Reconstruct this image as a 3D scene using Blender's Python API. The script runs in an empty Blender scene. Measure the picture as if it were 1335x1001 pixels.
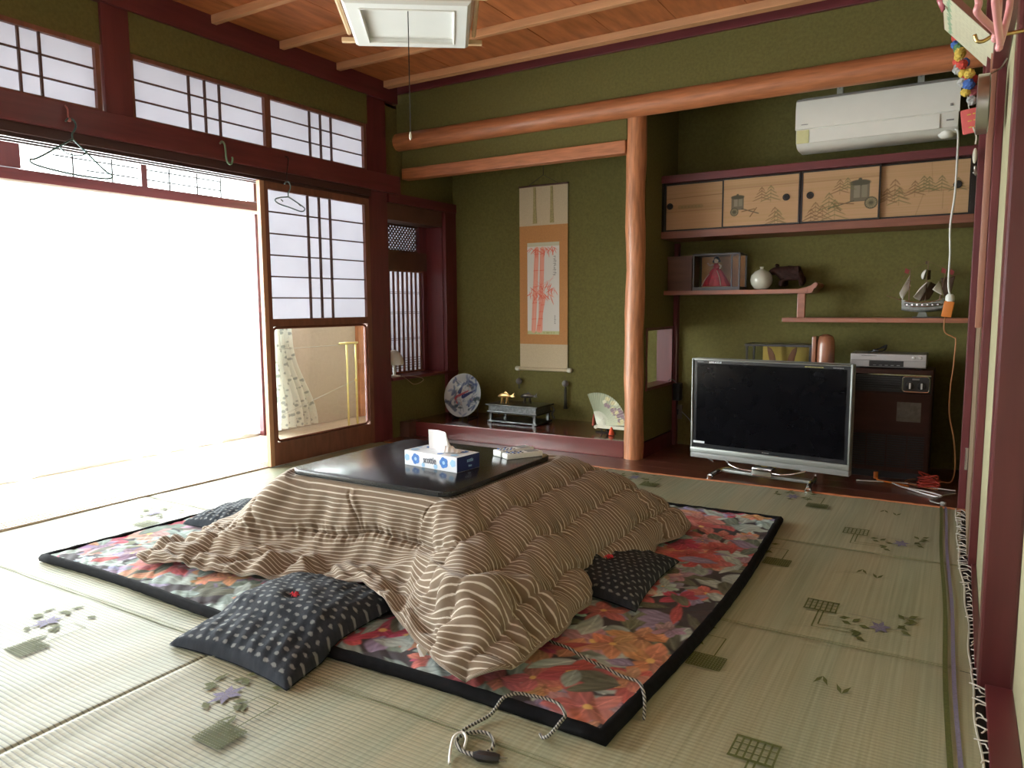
import bpy, bmesh, math, random
import numpy as np
from mathutils import Vector, Matrix, Euler
random.seed(7); rng = np.random.default_rng(7)
C = bpy.context.scene.collection
PI = math.pi

# ---------------------------------------------------------------- camera
cam = bpy.data.cameras.new('camera'); camo = bpy.data.objects.new('camera', cam); C.objects.link(camo)
cam.sensor_width = 36.0; cam.lens = 25.942; cam.clip_start = 0.02
cr = Vector((0.8551615, 0.51832068, -0.00651755)); cu = Vector((-0.04935503, 0.09393274, 0.99435442)); cf = Vector((-0.51600668, 0.85001195, -0.1059094))
Mc = Matrix((cr, cu, -cf)).transposed().to_4x4(); Mc.translation = Vector((0, 0, 1.0))
camo.matrix_world = Mc
bpy.context.scene.camera = camo
vs = bpy.context.scene.view_settings
vs.view_transform = 'Standard'; vs.look = 'None'; vs.gamma = 1.0; vs.use_curve_mapping = False
vs.exposure = 0.08
# ---------------------------------------------------------------- world + daylight
wd = bpy.data.worlds.new('world'); bpy.context.scene.world = wd; wd.use_nodes = True
bg = wd.node_tree.nodes['Background']; bg.inputs[0].default_value = (0.93, 0.97, 1.0, 1); bg.inputs[1].default_value = 6.0
def area(name, loc, rot, sx, sy, power, col=(1, 1, 1)):
    l = bpy.data.lights.new(name, 'AREA'); l.shape = 'RECTANGLE'; l.size = sx; l.size_y = sy; l.energy = power; l.color = col
    o = bpy.data.objects.new(name, l); o.location = loc; o.rotation_euler = rot; C.objects.link(o); return o
# daylight of the garden side, outside the veranda glass
area('garden_daylight', (-5.7, 1.9, 1.2), (0, math.radians(-90), 0), 2.4, 7.2, 1080, (0.93, 0.97, 1.0))
# added fill light outside the rear wall opening, unseen behind the photographer
area('rear_fill_light', (-1.7, -1.3, 1.3), (math.radians(90), 0, 0), 3.0, 1.5, 470, (1.0, .94, .84))
# ---------------------------------------------------------------- helpers
WP = {}
def link(o, parent=None, at=(0, 0, 0)):
    C.objects.link(o)
    if parent is not None: o.parent = parent
    WP[o.name] = Vector(at)
    return o
def setp(o, label=None, cat=None, group=None, kind=None):
    if label: o['label'] = label
    if cat: o['category'] = cat
    if group: o['group'] = group
    if kind: o['kind'] = kind
    return o
def thing(name, loc, label, cat, group=None):
    o = bpy.data.objects.new(name, None); o.empty_display_size = .05; o.location = loc
    link(o, None, loc); return setp(o, label, cat, group)
def finish(me, name, mat, parent, smooth, bevel, V):
    if mat is not None: me.materials.append(mat)
    if bevel:
        bm = bmesh.new(); bm.from_mesh(me)
        bmesh.ops.remove_doubles(bm, verts=bm.verts, dist=1e-6)
        es = [e for e in bm.edges if len(e.link_faces) == 2 and e.calc_face_angle(0) > .6]
        bmesh.ops.bevel(bm, geom=es, offset=bevel, segments=2, affect='EDGES', profile=.6)
        bm.to_mesh(me); bm.free()
    if smooth:
        me.polygons.foreach_set('use_smooth', [True] * len(me.polygons))
        if smooth == 'auto':
            try: me.set_sharp_from_angle(angle=.6)
            except Exception: pass
    o = bpy.data.objects.new(name, me)
    return o
class MB:
    def __init__(s, M=None): s.v = []; s.f = []; s.M = M
    def add(s, vs, fs):
        n = len(s.v)
        for p in vs:
            p = Vector(p)
            if s.M is not None: p = s.M @ p
            s.v.append(p)
        s.f += [tuple(i + n for i in f) for f in fs]; return s
    def box(s, x0, x1, y0, y1, z0, z1):
        vs = [(x, y, z) for z in (z0, z1) for y in (y0, y1) for x in (x0, x1)]
        return s.add(vs, [(0, 2, 3, 1), (4, 5, 7, 6), (0, 1, 5, 4), (2, 6, 7, 3), (0, 4, 6, 2), (1, 3, 7, 5)])
    def cbox(s, c, d, R=None):
        vs = []
        for z in (-.5, .5):
            for y in (-.5, .5):
                for x in (-.5, .5):
                    p = Vector((x * d[0], y * d[1], z * d[2]))
                    if R is not None: p = R @ p
                    vs.append(p + Vector(c))
        return s.add(vs, [(0, 2, 3, 1), (4, 5, 7, 6), (0, 1, 5, 4), (2, 6, 7, 3), (0, 4, 6, 2), (1, 3, 7, 5)])
    def prism(s, poly, axis, a, b):
        n = len(poly); vs = []
        for t in (a, b):
            for p in poly:
                if axis == 'z': vs.append((p[0], p[1], t))
                elif axis == 'y': vs.append((p[0], t, p[1]))
                else: vs.append((t, p[0], p[1]))
        fs = [tuple(range(n))[::-1], tuple(range(n, 2 * n))] + [(i, (i + 1) % n, n + (i + 1) % n, n + i) for i in range(n)]
        return s.add(vs, fs)
    def tube(s, path, r, n=8, closed=False, cap=True):
        P = [Vector(p) for p in path]; m = len(P); R = r if isinstance(r, (list, tuple)) else [r] * m
        vs = []; up = None
        for i in range(m):
            a = P[(i - 1) % m] if (closed or i > 0) else P[i]; b = P[(i + 1) % m] if (closed or i < m - 1) else P[i]
            t = (b - a).normalized() if (b - a).length > 1e-9 else Vector((0, 0, 1))
            if up is None:
                up = t.orthogonal().normalized()
            up = (up - t * up.dot(t)); up = up.normalized() if up.length > 1e-6 else t.orthogonal().normalized()
            w = t.cross(up)
            for k in range(n):
                an = 2 * PI * k / n; vs.append(P[i] + (up * math.cos(an) + w * math.sin(an)) * R[i])
        fs = []
        for i in range(m if closed else m - 1):
            j = (i + 1) % m
            for k in range(n):
                l = (k + 1) % n; fs.append((i * n + k, i * n + l, j * n + l, j * n + k))
        if not closed and cap: fs += [tuple(range(n))[::-1], tuple((m - 1) * n + k for k in range(n))]
        return s.add(vs, fs)
    def lathe(s, prof, c, n=24, axis='z', cap=True):
        vs = []; m = len(prof)
        for r, z in prof:
            for k in range(n):
                a = 2 * PI * k / n; x, y = r * math.cos(a), r * math.sin(a)
                q = (x, y, z) if axis == 'z' else ((x, z, y) if axis == 'y' else (z, x, y))
                vs.append(Vector(q) + Vector(c))
        fs = [(i * n + k, i * n + (k + 1) % n, (i + 1) * n + (k + 1) % n, (i + 1) * n + k) for i in range(m - 1) for k in range(n)]
        if cap: fs += [tuple(range(n))[::-1], tuple((m - 1) * n + k for k in range(n))]
        return s.add(vs, fs)
    def ball(s, c, r, n=12, m=8, sc=(1, 1, 1), R=None, noise=0):
        prof = []; vs = []
        for i in range(m + 1):
            ph = PI * (i / m); ph = min(max(ph, .02), PI - .02)
            for k in range(n):
                a = 2 * PI * k / n; q = 1 + (random.uniform(-noise, noise) if noise else 0)
                p = Vector((math.sin(ph) * math.cos(a) * sc[0], math.sin(ph) * math.sin(a) * sc[1], -math.cos(ph) * sc[2])) * r * q
                if R is not None: p = R @ p
                vs.append(p + Vector(c))
        fs = [(i * n + k, i * n + (k + 1) % n, (i + 1) * n + (k + 1) % n, (i + 1) * n + k) for i in range(m) for k in range(n)]
        fs += [tuple(range(n))[::-1], tuple(m * n + k for k in range(n))]
        return s.add(vs, fs)
    def build(s, name, mat, parent=None, smooth=False, bevel=0, label=None, cat=None, group=None, kind=None):
        if parent is not None: base = WP[parent.name]
        else:
            xs = [p.x for p in s.v]; ys = [p.y for p in s.v]; zs = [p.z for p in s.v]
            base = Vector(((min(xs) + max(xs)) / 2, (min(ys) + max(ys)) / 2, min(zs)))
        me = bpy.data.meshes.new(name)
        me.from_pydata([p - base for p in s.v], [], s.f)
        bm = bmesh.new(); bm.from_mesh(me); bmesh.ops.recalc_face_normals(bm, faces=bm.faces); bm.to_mesh(me); bm.free()
        o = finish(me, name, mat, parent, smooth, bevel, None)
        if parent is None: o.location = base
        link(o, parent, base); setp(o, label, cat, group, kind)
        return o
def B(*a, **k): return MB(*a, **k)
def grid_obj(name, P, mat, parent=None, col=None, uv=None, wrap=False, smooth=True, **kw):
    """P: (n,m,3) world points -> one grid mesh, optional per-point colour / uv"""
    n, m, _ = P.shape
    if parent is not None: base = np.array(WP[parent.name])
    else: base = np.array([(P[..., 0].min() + P[..., 0].max()) / 2, (P[..., 1].min() + P[..., 1].max()) / 2, P[..., 2].min()])
    V = (P - base).reshape(-1, 3)
    idx = np.arange(n * m).reshape(n, m)
    if wrap: idx = np.vstack([idx, idx[:1]])
    a = idx[:-1, :-1].ravel(); b = idx[1:, :-1].ravel(); c = idx[1:, 1:].ravel(); d = idx[:-1, 1:].ravel()
    F = np.stack([a, b, c, d], 1)
    me = bpy.data.meshes.new(name); me.vertices.add(len(V)); me.vertices.foreach_set('co', V.ravel())
    me.loops.add(len(F) * 4); me.loops.foreach_set('vertex_index', F.ravel())
    me.polygons.add(len(F)); me.polygons.foreach_set('loop_start', np.arange(0, len(F) * 4, 4)); me.polygons.foreach_set('loop_total', np.full(len(F), 4))
    if smooth: me.polygons.foreach_set('use_smooth', np.ones(len(F), bool))
    me.update()
    if col is not None:
        at = me.color_attributes.new('paint', 'FLOAT_COLOR', 'POINT')
        cc = np.ones((n * m, 4)); cc[:, :3] = col.reshape(-1, 3); at.data.foreach_set('color', cc.ravel())
    if uv is not None:
        # uv as a point vector attribute
        at = me.attributes.new('cloth_uv', 'FLOAT_VECTOR', 'POINT'); u3 = np.zeros((n * m, 3)); u3[:, :2] = uv.reshape(-1, 2)
        at.data.foreach_set('vector', u3.ravel())
    me.validate()
    me.materials.append(mat)
    o = bpy.data.objects.new(name, me)
    if parent is None: o.location = base
    link(o, parent, base); setp(o, **kw); return o
def dup(o, loc, label=None, rotz=None, parent=None):
    def rec(q, par):
        c = q.copy(); C.objects.link(c); c.parent = par; WP[c.name] = Vector(loc)
        for ch in q.children: rec(ch, c)
        return c
    c = rec(o, parent); c.location = loc
    if rotz is not None: c.rotation_euler.z = rotz
    if label: c['label'] = label
    return c
def text_obj(name, s, size, M, mat, parent=None, ext=.0006):
    cu_ = bpy.data.curves.new(name, 'FONT'); cu_.body = s; cu_.size = size; cu_.extrude = ext; cu_.align_x = 'CENTER'; cu_.align_y = 'CENTER'
    t = bpy.data.objects.new(name + '_tmp', cu_); C.objects.link(t)
    dg = bpy.context.evaluated_depsgraph_get(); me = bpy.data.meshes.new_from_object(t.evaluated_get(dg))
    C.objects.unlink(t); bpy.data.objects.remove(t)
    base = WP[parent.name]
    me.transform(Matrix.Translation(-base) @ M); me.materials.clear(); me.materials.append(mat)
    o = bpy.data.objects.new(name, me); link(o, parent, base); return o

# ---------------------------------------------------------------- materials
def nt(name):
    m = bpy.data.materials.new(name); m.use_nodes = True; t = m.node_tree; return m, t, t.nodes, t.links, t.nodes['Principled BSDF']
def mth(N, L, op, a, b=None, c=None):
    n = N.new('ShaderNodeMath'); n.operation = op
    for i, q in enumerate((a, b, c)):
        if q is None: continue
        if isinstance(q, (int, float)): n.inputs[i].default_value = q
        else: L.new(q, n.inputs[i])
    return n.outputs[0]
def mixc(N, L, fac, a, b):
    n = N.new('ShaderNodeMix'); n.data_type = 'RGBA'
    for s_, q in ((n.inputs[0], fac), (n.inputs[6], a), (n.inputs[7], b)):
        if isinstance(q, (int, float)): s_.default_value = q
        elif isinstance(q, tuple): s_.default_value = (*q, 1) if len(q) == 3 else q
        else: L.new(q, s_)
    return n.outputs[2]
def mat(name, col, rough=.55, metal=0, var=.12, scale=9, stretch=(1, 1, 1), bump=.0, spec=.5, coat=0, detail=4, col2=None):
    m, t, N, L, P = nt(name)
    tc = N.new('ShaderNodeTexCoord'); mp = N.new('ShaderNodeMapping'); mp.inputs['Scale'].default_value = stretch
    L.new(tc.outputs['Object'], mp.inputs[0])
    nz = N.new('ShaderNodeTexNoise'); nz.inputs['Scale'].default_value = scale; nz.inputs['Detail'].default_value = detail
    L.new(mp.outputs[0], nz.inputs['Vector'])
    rp = N.new('ShaderNodeValToRGB'); rp.color_ramp.elements[0].position = .3; rp.color_ramp.elements[1].position = .7
    a = [c * (1 - var) for c in col]; b = [min(1, c * (1 + var)) for c in (col2 or col)]
    rp.color_ramp.elements[0].color = (*a, 1); rp.color_ramp.elements[1].color = (*b, 1)
    L.new(nz.outputs[0], rp.inputs[0]); L.new(rp.outputs[0], P.inputs['Base Color'])
    P.inputs['Roughness'].default_value = rough; P.inputs['Metallic'].default_value = metal
    P.inputs['Specular IOR Level'].default_value = spec; P.inputs['Coat Weight'].default_value = coat; P.inputs['Coat Roughness'].default_value = .15
    if bump:
        bn = N.new('ShaderNodeBump'); bn.inputs['Strength'].default_value = bump; bn.inputs['Distance'].default_value = .004
        L.new(nz.outputs[0], bn.inputs['Height']); L.new(bn.outputs[0], P.inputs['Normal'])
    return m
def paintmat(name, rough=.7, bump=0):
    m, t, N, L, P = nt(name)
    a = N.new('ShaderNodeAttribute'); a.attribute_name = 'paint'; L.new(a.outputs['Color'], P.inputs['Base Color'])
    nz = N.new('ShaderNodeTexNoise'); nz.inputs['Scale'].default_value = 300
    bn = N.new('ShaderNodeBump'); bn.inputs['Strength'].default_value = bump; bn.inputs['Distance'].default_value = .001
    L.new(nz.outputs[0], bn.inputs['Height']); L.new(bn.outputs[0], P.inputs['Normal'])
    P.inputs['Roughness'].default_value = rough; return m
RED = (.125, .024, .027)
m_lacq = mat('red_lacquered_wood', RED, .38, var=.18, scale=5, stretch=(6, 6, .6), spec=.5, coat=.15)
m_lacqh = mat('red_lacquered_wood_level', RED, .38, var=.18, scale=5, stretch=(.6, .6, 8), spec=.5, coat=.15)
m_orange = mat('natural_orange_timber', (.42, .150, .060), .5, var=.22, scale=7, stretch=(1, 6, 10), bump=.15, coat=.1)
m_orangev = mat('natural_orange_timber_upright', (.47, .19, .085), .45, var=.30, scale=9, stretch=(6, 6, .7), bump=.5, coat=.15)
m_board = mat('ceiling_board_wood', (.37, .115, .032), .5, var=.22, scale=3, stretch=(6, 1.2, 1), col2=(.43, .145, .05))
m_batten = mat('ceiling_batten_wood', (.58, .30, .15), .45, var=.14, scale=4, stretch=(1, 8, 8))
m_green = mat('olive_plaster', (.138, .122, .042), .95, var=.12, scale=60, bump=.35, spec=.1)
m_beige = mat('beige_plaster', (.34, .31, .19), .95, var=.06, scale=60, bump=.3, spec=.1)
m_verwall = mat('veranda_plaster', (.55, .46, .37), .9, var=.05, scale=40)
m_floorw = mat('dark_floor_timber', (.115, .035, .022), .28, var=.25, scale=4, stretch=(1, 14, 4), coat=.3)
m_deck = mat('polished_tokonoma_board', (.105, .026, .022), .16, var=.2, scale=4, stretch=(1, 12, 4), coat=.5)
m_veranda = mat('veranda_floor_wood', (.62, .50, .38), .35, var=.12, scale=4, stretch=(14, 1, 4))
m_brown = mat('brown_frame_wood', (.20, .075, .045), .45, var=.2, scale=6, stretch=(5, 5, 1))
m_muntin = mat('dark_muntin_wood', (.10, .045, .03), .5, var=.15)
m_dark = mat('dark_lacquer', (.012, .010, .009), .3, var=.2, coat=.3)
m_black = mat('black_plastic', (.012, .012, .013), .4, var=.1)
m_white = mat('white_plastic', (.72, .72, .68), .35, var=.02)
m_cream = mat('cream_plastic', (.62, .60, .48), .4, var=.04)
m_silver = mat('silver_metal', (.55, .55, .53), .3, 1.0, var=.05)
m_chrome = mat('chrome', (.75, .75, .75), .12, 1.0, var=.02)
m_gray = mat('grey_plastic', (.22, .22, .21), .4, var=.06)
m_gold = mat('gold_metal', (.75, .58, .22), .3, 1.0, var=.06)
m_tatami_edge = mat('black_tatami_border_cloth', (.02, .02, .02), .9, var=.2)
m_tatami = mat('tatami_straw', (.36, .36, .18), .8, var=.1, scale=30, stretch=(1, 8, 1))

def papermat():
    m, t, N, L, P = nt('shoji_paper')
    N.remove(P); out = N['Material Output']
    tc = N.new('ShaderNodeTexCoord'); nz = N.new('ShaderNodeTexNoise'); nz.inputs['Scale'].default_value = 5; nz.inputs['Detail'].default_value = 6
    L.new(tc.outputs['Object'], nz.inputs[0])
    rp = N.new('ShaderNodeValToRGB'); rp.color_ramp.elements[0].color = (.50, .49, .52, 1); rp.color_ramp.elements[1].color = (.57, .56, .59, 1); L.new(nz.outputs[0], rp.inputs[0])
    a = N.new('ShaderNodeBsdfTranslucent'); b = N.new('ShaderNodeBsdfDiffuse'); mx = N.new('ShaderNodeMixShader'); mx.inputs[0].default_value = .45
    L.new(rp.outputs[0], a.inputs[0]); L.new(rp.outputs[0], b.inputs[0]); L.new(a.outputs[0], mx.inputs[1]); L.new(b.outputs[0], mx.inputs[2]); L.new(mx.outputs[0], out.inputs[0])
    return m
m_paper = papermat()
def glassmat(name='clear_pane', tint=(.96, .98, .97), refl=.18):
    m, t, N, L, P = nt(name); N.remove(P); out = N['Material Output']
    a = N.new('ShaderNodeBsdfTransparent'); a.inputs[0].default_value = (*tint, 1); g = N.new('ShaderNodeBsdfGlossy'); g.inputs['Roughness'].default_value = .03
    fr = N.new('ShaderNodeFresnel'); fr.inputs[0].default_value = 1.45; f2 = mth(N, L, 'MULTIPLY', fr.outputs[0], refl)
    mx = N.new('ShaderNodeMixShader'); L.new(f2, mx.inputs[0]); L.new(a.outputs[0], mx.inputs[1]); L.new(g.outputs[0], mx.inputs[2]); L.new(mx.outputs[0], out.inputs[0]); return m
m_glass = glassmat()
def curtainmat(name, see, leaf=False):
    m, t, N, L, P = nt(name); N.remove(P); out = N['Material Output']
    tr = N.new('ShaderNodeBsdfTransparent'); tl = N.new('ShaderNodeBsdfTranslucent'); df = N.new('ShaderNodeBsdfDiffuse')
    col = (.90, .90, .87)
    if leaf:
        tc = N.new('ShaderNodeTexCoord'); mp = N.new('ShaderNodeMapping'); mp.inputs['Scale'].default_value = (1, 48, 24); L.new(tc.outputs['Object'], mp.inputs[0])
        vo = N.new('ShaderNodeTexVoronoi'); vo.inputs['Scale'].default_value = 1.0; L.new(mp.outputs[0], vo.inputs['Vector'])
        rp = N.new('ShaderNodeValToRGB'); rp.color_ramp.elements[0].position = .25; rp.color_ramp.elements[0].color = (.44, .46, .44, 1); rp.color_ramp.elements[1].position = .36; rp.color_ramp.elements[1].color = (.84, .84, .78, 1)
        L.new(vo.outputs['Distance'], rp.inputs[0]); L.new(rp.outputs[0], tl.inputs[0]); L.new(rp.outputs[0], df.inputs[0])
    else:
        tl.inputs[0].default_value = (*col, 1); df.inputs[0].default_value = (*col, 1)
    m1 = N.new('ShaderNodeMixShader'); m1.inputs[0].default_value = .4; L.new(tl.outputs[0], m1.inputs[1]); L.new(df.outputs[0], m1.inputs[2])
    m2 = N.new('ShaderNodeMixShader'); m2.inputs[0].default_value = see; L.new(m1.outputs[0], m2.inputs[1]); L.new(tr.outputs[0], m2.inputs[2]); L.new(m2.outputs[0], out.inputs[0]); return m
m_sheer = curtainmat('sheer_white_curtain', .55); m_leafcurt = curtainmat('leaf_print_curtain', .05, True)

def carpetmat():
    m, t, N, L, P = nt('woven_rush')
    tc = N.new('ShaderNodeTexCoord'); ge = N.new('ShaderNodeNewGeometry'); sep = N.new('ShaderNodeSeparateXYZ'); L.new(ge.outputs['Position'], sep.inputs[0])
    mp = N.new('ShaderNodeMapping'); mp.inputs['Scale'].default_value = (110, 1.6, 1); L.new(ge.outputs['Position'], mp.inputs[0])
    nz = N.new('ShaderNodeTexNoise'); nz.inputs['Scale'].default_value = 1; nz.inputs['Detail'].default_value = 3; L.new(mp.outputs[0], nz.inputs[0])
    mp2 = N.new('ShaderNodeMapping'); mp2.inputs['Scale'].default_value = (9, .5, 1); L.new(ge.outputs['Position'], mp2.inputs[0])
    nz2 = N.new('ShaderNodeTexNoise'); nz2.inputs['Scale'].default_value = 1; nz2.inputs['Detail'].default_value = 3; L.new(mp2.outputs[0], nz2.inputs[0])
    rp = N.new('ShaderNodeValToRGB'); e = rp.color_ramp.elements; e[0].position = .3; e[0].color = (.215, .215, .125, 1); e[1].position = .7; e[1].color = (.39, .37, .25, 1)
    L.new(nz.outputs[0], rp.inputs[0])
    r2 = N.new('ShaderNodeValToRGB'); e = r2.color_ramp.elements; e[0].position = .35; e[0].color = (.26, .29, .20, 1); e[1].position = .65; e[1].color = (.36, .32, .205, 1)
    L.new(nz2.outputs[0], r2.inputs[0])
    c1 = mixc(N, L, .5, rp.outputs[0], r2.outputs[0])
    # ribs across the strips (lines run along x)
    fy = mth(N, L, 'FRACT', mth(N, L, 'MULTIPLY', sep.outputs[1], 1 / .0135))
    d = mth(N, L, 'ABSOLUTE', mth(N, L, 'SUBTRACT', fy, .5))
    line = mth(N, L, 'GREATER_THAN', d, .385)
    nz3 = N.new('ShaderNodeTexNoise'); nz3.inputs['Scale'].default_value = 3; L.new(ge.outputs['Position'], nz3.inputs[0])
    mx_ = N.new('ShaderNodeMapRange'); mx_.inputs[1].default_value = -.7; mx_.inputs[2].default_value = -1.6; mx_.inputs[3].default_value = 0.0; mx_.inputs[4].default_value = 1; L.new(sep.outputs[0], mx_.inputs[0])  # rib lines fade out along x: view-dependent gloss painted into the colour
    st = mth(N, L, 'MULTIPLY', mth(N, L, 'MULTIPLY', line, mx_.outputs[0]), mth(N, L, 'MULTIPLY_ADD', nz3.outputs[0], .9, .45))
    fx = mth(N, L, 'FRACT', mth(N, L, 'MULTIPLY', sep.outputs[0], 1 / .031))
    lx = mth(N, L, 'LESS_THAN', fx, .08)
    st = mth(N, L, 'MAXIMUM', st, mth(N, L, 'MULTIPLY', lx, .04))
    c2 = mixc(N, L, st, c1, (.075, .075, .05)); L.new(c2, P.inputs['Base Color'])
    P.inputs['Roughness'].default_value = .55; P.inputs['Specular IOR Level'].default_value = .35
    w = mth(N, L, 'COSINE', mth(N, L, 'MULTIPLY', sep.outputs[1], 2 * PI / .0135)); w = mth(N, L, 'MULTIPLY', w, -1)
    h = mth(N, L, 'ADD', mth(N, L, 'MULTIPLY', w, .3), mth(N, L, 'MULTIPLY', nz.outputs[0], .5))
    bn = N.new('ShaderNodeBump'); bn.inputs['Strength'].default_value = .35; bn.inputs['Distance'].default_value = .003; L.new(h, bn.inputs['Height']); L.new(bn.outputs[0], P.inputs['Normal'])
    return m
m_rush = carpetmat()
def quiltmat():
    m, t, N, L, P = nt('striped_brown_cotton')
    a = N.new('ShaderNodeAttribute'); a.attribute_name = 'cloth_uv'; sep = N.new('ShaderNodeSeparateXYZ'); L.new(a.outputs['Vector'], sep.inputs[0])
    nz = N.new('ShaderNodeTexNoise'); nz.inputs['Scale'].default_value = 40; L.new(a.outputs['Vector'], nz.inputs[0])
    v = mth(N, L, 'MULTIPLY_ADD', nz.outputs[0], .0012, sep.outputs[1])
    f = mth(N, L, 'FRACT', mth(N, L, 'MULTIPLY', v, 1 / .0150)); d = mth(N, L, 'ABSOLUTE', mth(N, L, 'SUBTRACT', f, .5))
    mr = N.new('ShaderNodeMapRange'); mr.inputs[1].default_value = .15; mr.inputs[2].default_value = .07; L.new(d, mr.inputs[0])
    n2 = N.new('ShaderNodeTexNoise'); n2.inputs['Scale'].default_value = 6; n2.inputs['Detail'].default_value = 5; L.new(a.outputs['Vector'], n2.inputs[0])
    base = mixc(N, L, n2.outputs[0], (.150, .105, .068), (.215, .160, .110))
    c = mixc(N, L, mth(N, L, 'MULTIPLY', mr.outputs[0], .85), base, (.60, .54, .44)); L.new(c, P.inputs['Base Color'])
    n3 = N.new('ShaderNodeTexNoise'); n3.inputs['Scale'].default_value = 900; L.new(a.outputs['Vector'], n3.inputs[0])
    n4 = N.new('ShaderNodeTexNoise'); n4.inputs['Scale'].default_value = 26; n4.inputs['Detail'].default_value = 4; L.new(a.outputs['Vector'], n4.inputs[0])
    bn = N.new('ShaderNodeBump'); bn.inputs['Strength'].default_value = .5; bn.inputs['Distance'].default_value = .006; L.new(n4.outputs[0], bn.inputs['Height'])
    b2 = N.new('ShaderNodeBump'); b2.inputs['Strength'].default_value = .2; b2.inputs['Distance'].default_value = .001; L.new(n3.outputs[0], b2.inputs['Height']); L.new(bn.outputs[0], b2.inputs['Normal']); L.new(b2.outputs[0], P.inputs['Normal'])
    P.inputs['Roughness'].default_value = .95; P.inputs['Specular IOR Level'].default_value = .15; P.inputs['Sheen Weight'].default_value = .15
    return m
m_quilt = quiltmat()
def ikatmat():
    m, t, N, L, P = nt('indigo_ikat_cotton')
    a = N.new('ShaderNodeAttribute'); a.attribute_name = 'cloth_uv'; sep = N.new('ShaderNodeSeparateXYZ'); L.new(a.outputs['Vector'], sep.inputs[0])
    nz = N.new('ShaderNodeTexNoise'); nz.inputs['Scale'].default_value = 75; L.new(a.outputs['Vector'], nz.inputs[0])
    pv, pu = .0265, .036
    v = mth(N, L, 'MULTIPLY_ADD', nz.outputs[0], .011, sep.outputs[1]); u = mth(N, L, 'MULTIPLY_ADD', nz.outputs[0], .018, sep.outputs[0])
    vv = mth(N, L, 'MULTIPLY', v, 1 / pv); row = mth(N, L, 'FLOOR', vv); fv = mth(N, L, 'SUBTRACT', mth(N, L, 'FRACT', vv), .5)
    sh = mth(N, L, 'MULTIPLY', mth(N, L, 'MODULO', mth(N, L, 'ADD', row, 100), 2), .5)
    fu = mth(N, L, 'SUBTRACT', mth(N, L, 'FRACT', mth(N, L, 'ADD', mth(N, L, 'MULTIPLY', u, 1 / pu), sh)), .5)
    r = mth(N, L, 'SQRT', mth(N, L, 'ADD', mth(N, L, 'POWER', mth(N, L, 'MULTIPLY', fu, 3.3), 2), mth(N, L, 'POWER', mth(N, L, 'MULTIPLY', fv, 4.0), 2)))
    mr = N.new('ShaderNodeMapRange'); mr.inputs[1].default_value = 1.0; mr.inputs[2].default_value = .55; L.new(r, mr.inputs[0])
    n2 = N.new('ShaderNodeTexNoise'); n2.inputs['Scale'].default_value = 55; n2.inputs['Detail'].default_value = 8; L.new(a.outputs['Vector'], n2.inputs[0])
    base = mixc(N, L, n2.outputs[0], (.010, .012, .017), (.040, .047, .058))
    c = mixc(N, L, mth(N, L, 'MULTIPLY', mr.outputs[0], .50), base, (.36, .37, .35)); L.new(c, P.inputs['Base Color']); P.inputs['Roughness'].default_value = .9
    P.inputs['Specular IOR Level'].default_value = .2
    bn = N.new('ShaderNodeBump'); bn.inputs['Strength'].default_value = .4; bn.inputs['Distance'].default_value = .004; L.new(n2.outputs[0], bn.inputs['Height']); L.new(bn.outputs[0], P.inputs['Normal'])
    return m
m_ikat = ikatmat()

# ---------------------------------------------------------------- canvas: flat printed / painted pictures as vertex colours
class Canvas:
    def __init__(s, w, h, res, col):
        s.res = res; s.nx = int(w / res) + 1; s.ny = int(h / res) + 1; s.w = w; s.h = h
        s.a = np.ones((s.nx, s.ny, 3)) * np.array(col)
        s.x = np.linspace(0, w, s.nx); s.y = np.linspace(0, h, s.ny)
    def win(s, x0, x1, y0, y1):
        i0 = max(0, int(x0 / s.res)); i1 = min(s.nx, int(x1 / s.res) + 2); j0 = max(0, int(y0 / s.res)); j1 = min(s.ny, int(y1 / s.res) + 2)
        if i0 >= i1 or j0 >= j1: return None
        X, Y = np.meshgrid(s.x[i0:i1], s.y[j0:j1], indexing='ij'); return i0, i1, j0, j1, X, Y
    def put(s, wn, M, col):
        i0, i1, j0, j1 = wn[:4]; M = np.clip(M, 0, 1)[..., None]; col = np.asarray(col)
        s.a[i0:i1, j0:j1] = s.a[i0:i1, j0:j1] * (1 - M) + col * M
    def ell(s, cx, cy, rx, ry, ang, col, al=1, soft=.25):
        R = max(rx, ry) * 1.2; wn = s.win(cx - R, cx + R, cy - R, cy + R)
        if wn is None: return
        X, Y = wn[4] - cx, wn[5] - cy; c, q = math.cos(ang), math.sin(ang); u = (X * c + Y * q) / rx; v = (-X * q + Y * c) / ry
        s.put(wn, np.clip((1 - np.hypot(u, v)) / soft, 0, 1) * al, col)
    def line(s, x0, y0, x1, y1, wd_, col, al=1, taper=0):
        R = wd_ * 2 + s.res; wn = s.win(min(x0, x1) - R, max(x0, x1) + R, min(y0, y1) - R, max(y0, y1) + R)
        if wn is None: return
        dx, dy = x1 - x0, y1 - y0; q = dx * dx + dy * dy + 1e-12; t = np.clip(((wn[4] - x0) * dx + (wn[5] - y0) * dy) / q, 0, 1)
        d = np.hypot(wn[4] - x0 - t * dx, wn[5] - y0 - t * dy); ww = wd_ * (1 - taper * t)
        s.put(wn, np.clip((ww - d) / s.res + .5, 0, 1) * al, col)
    def rect(s, x0, x1, y0, y1, col, al=1):
        wn = s.win(x0, x1, y0, y1)
        if wn is None: return
        s.put(wn, ((wn[4] >= x0) & (wn[4] <= x1) & (wn[5] >= y0) & (wn[5] <= y1)) * al * 1.0, col)
    def mesh(s, name, f, mat_, parent=None, **kw):
        X, Y = np.meshgrid(s.x, s.y, indexing='ij'); return grid_obj(name, f(X, Y), mat_, parent, col=s.a, **kw)
def wallpic(x0, z0, y): return lambda X, Y: np.stack([X + x0, np.full_like(X, y), Y + z0], -1)
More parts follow.
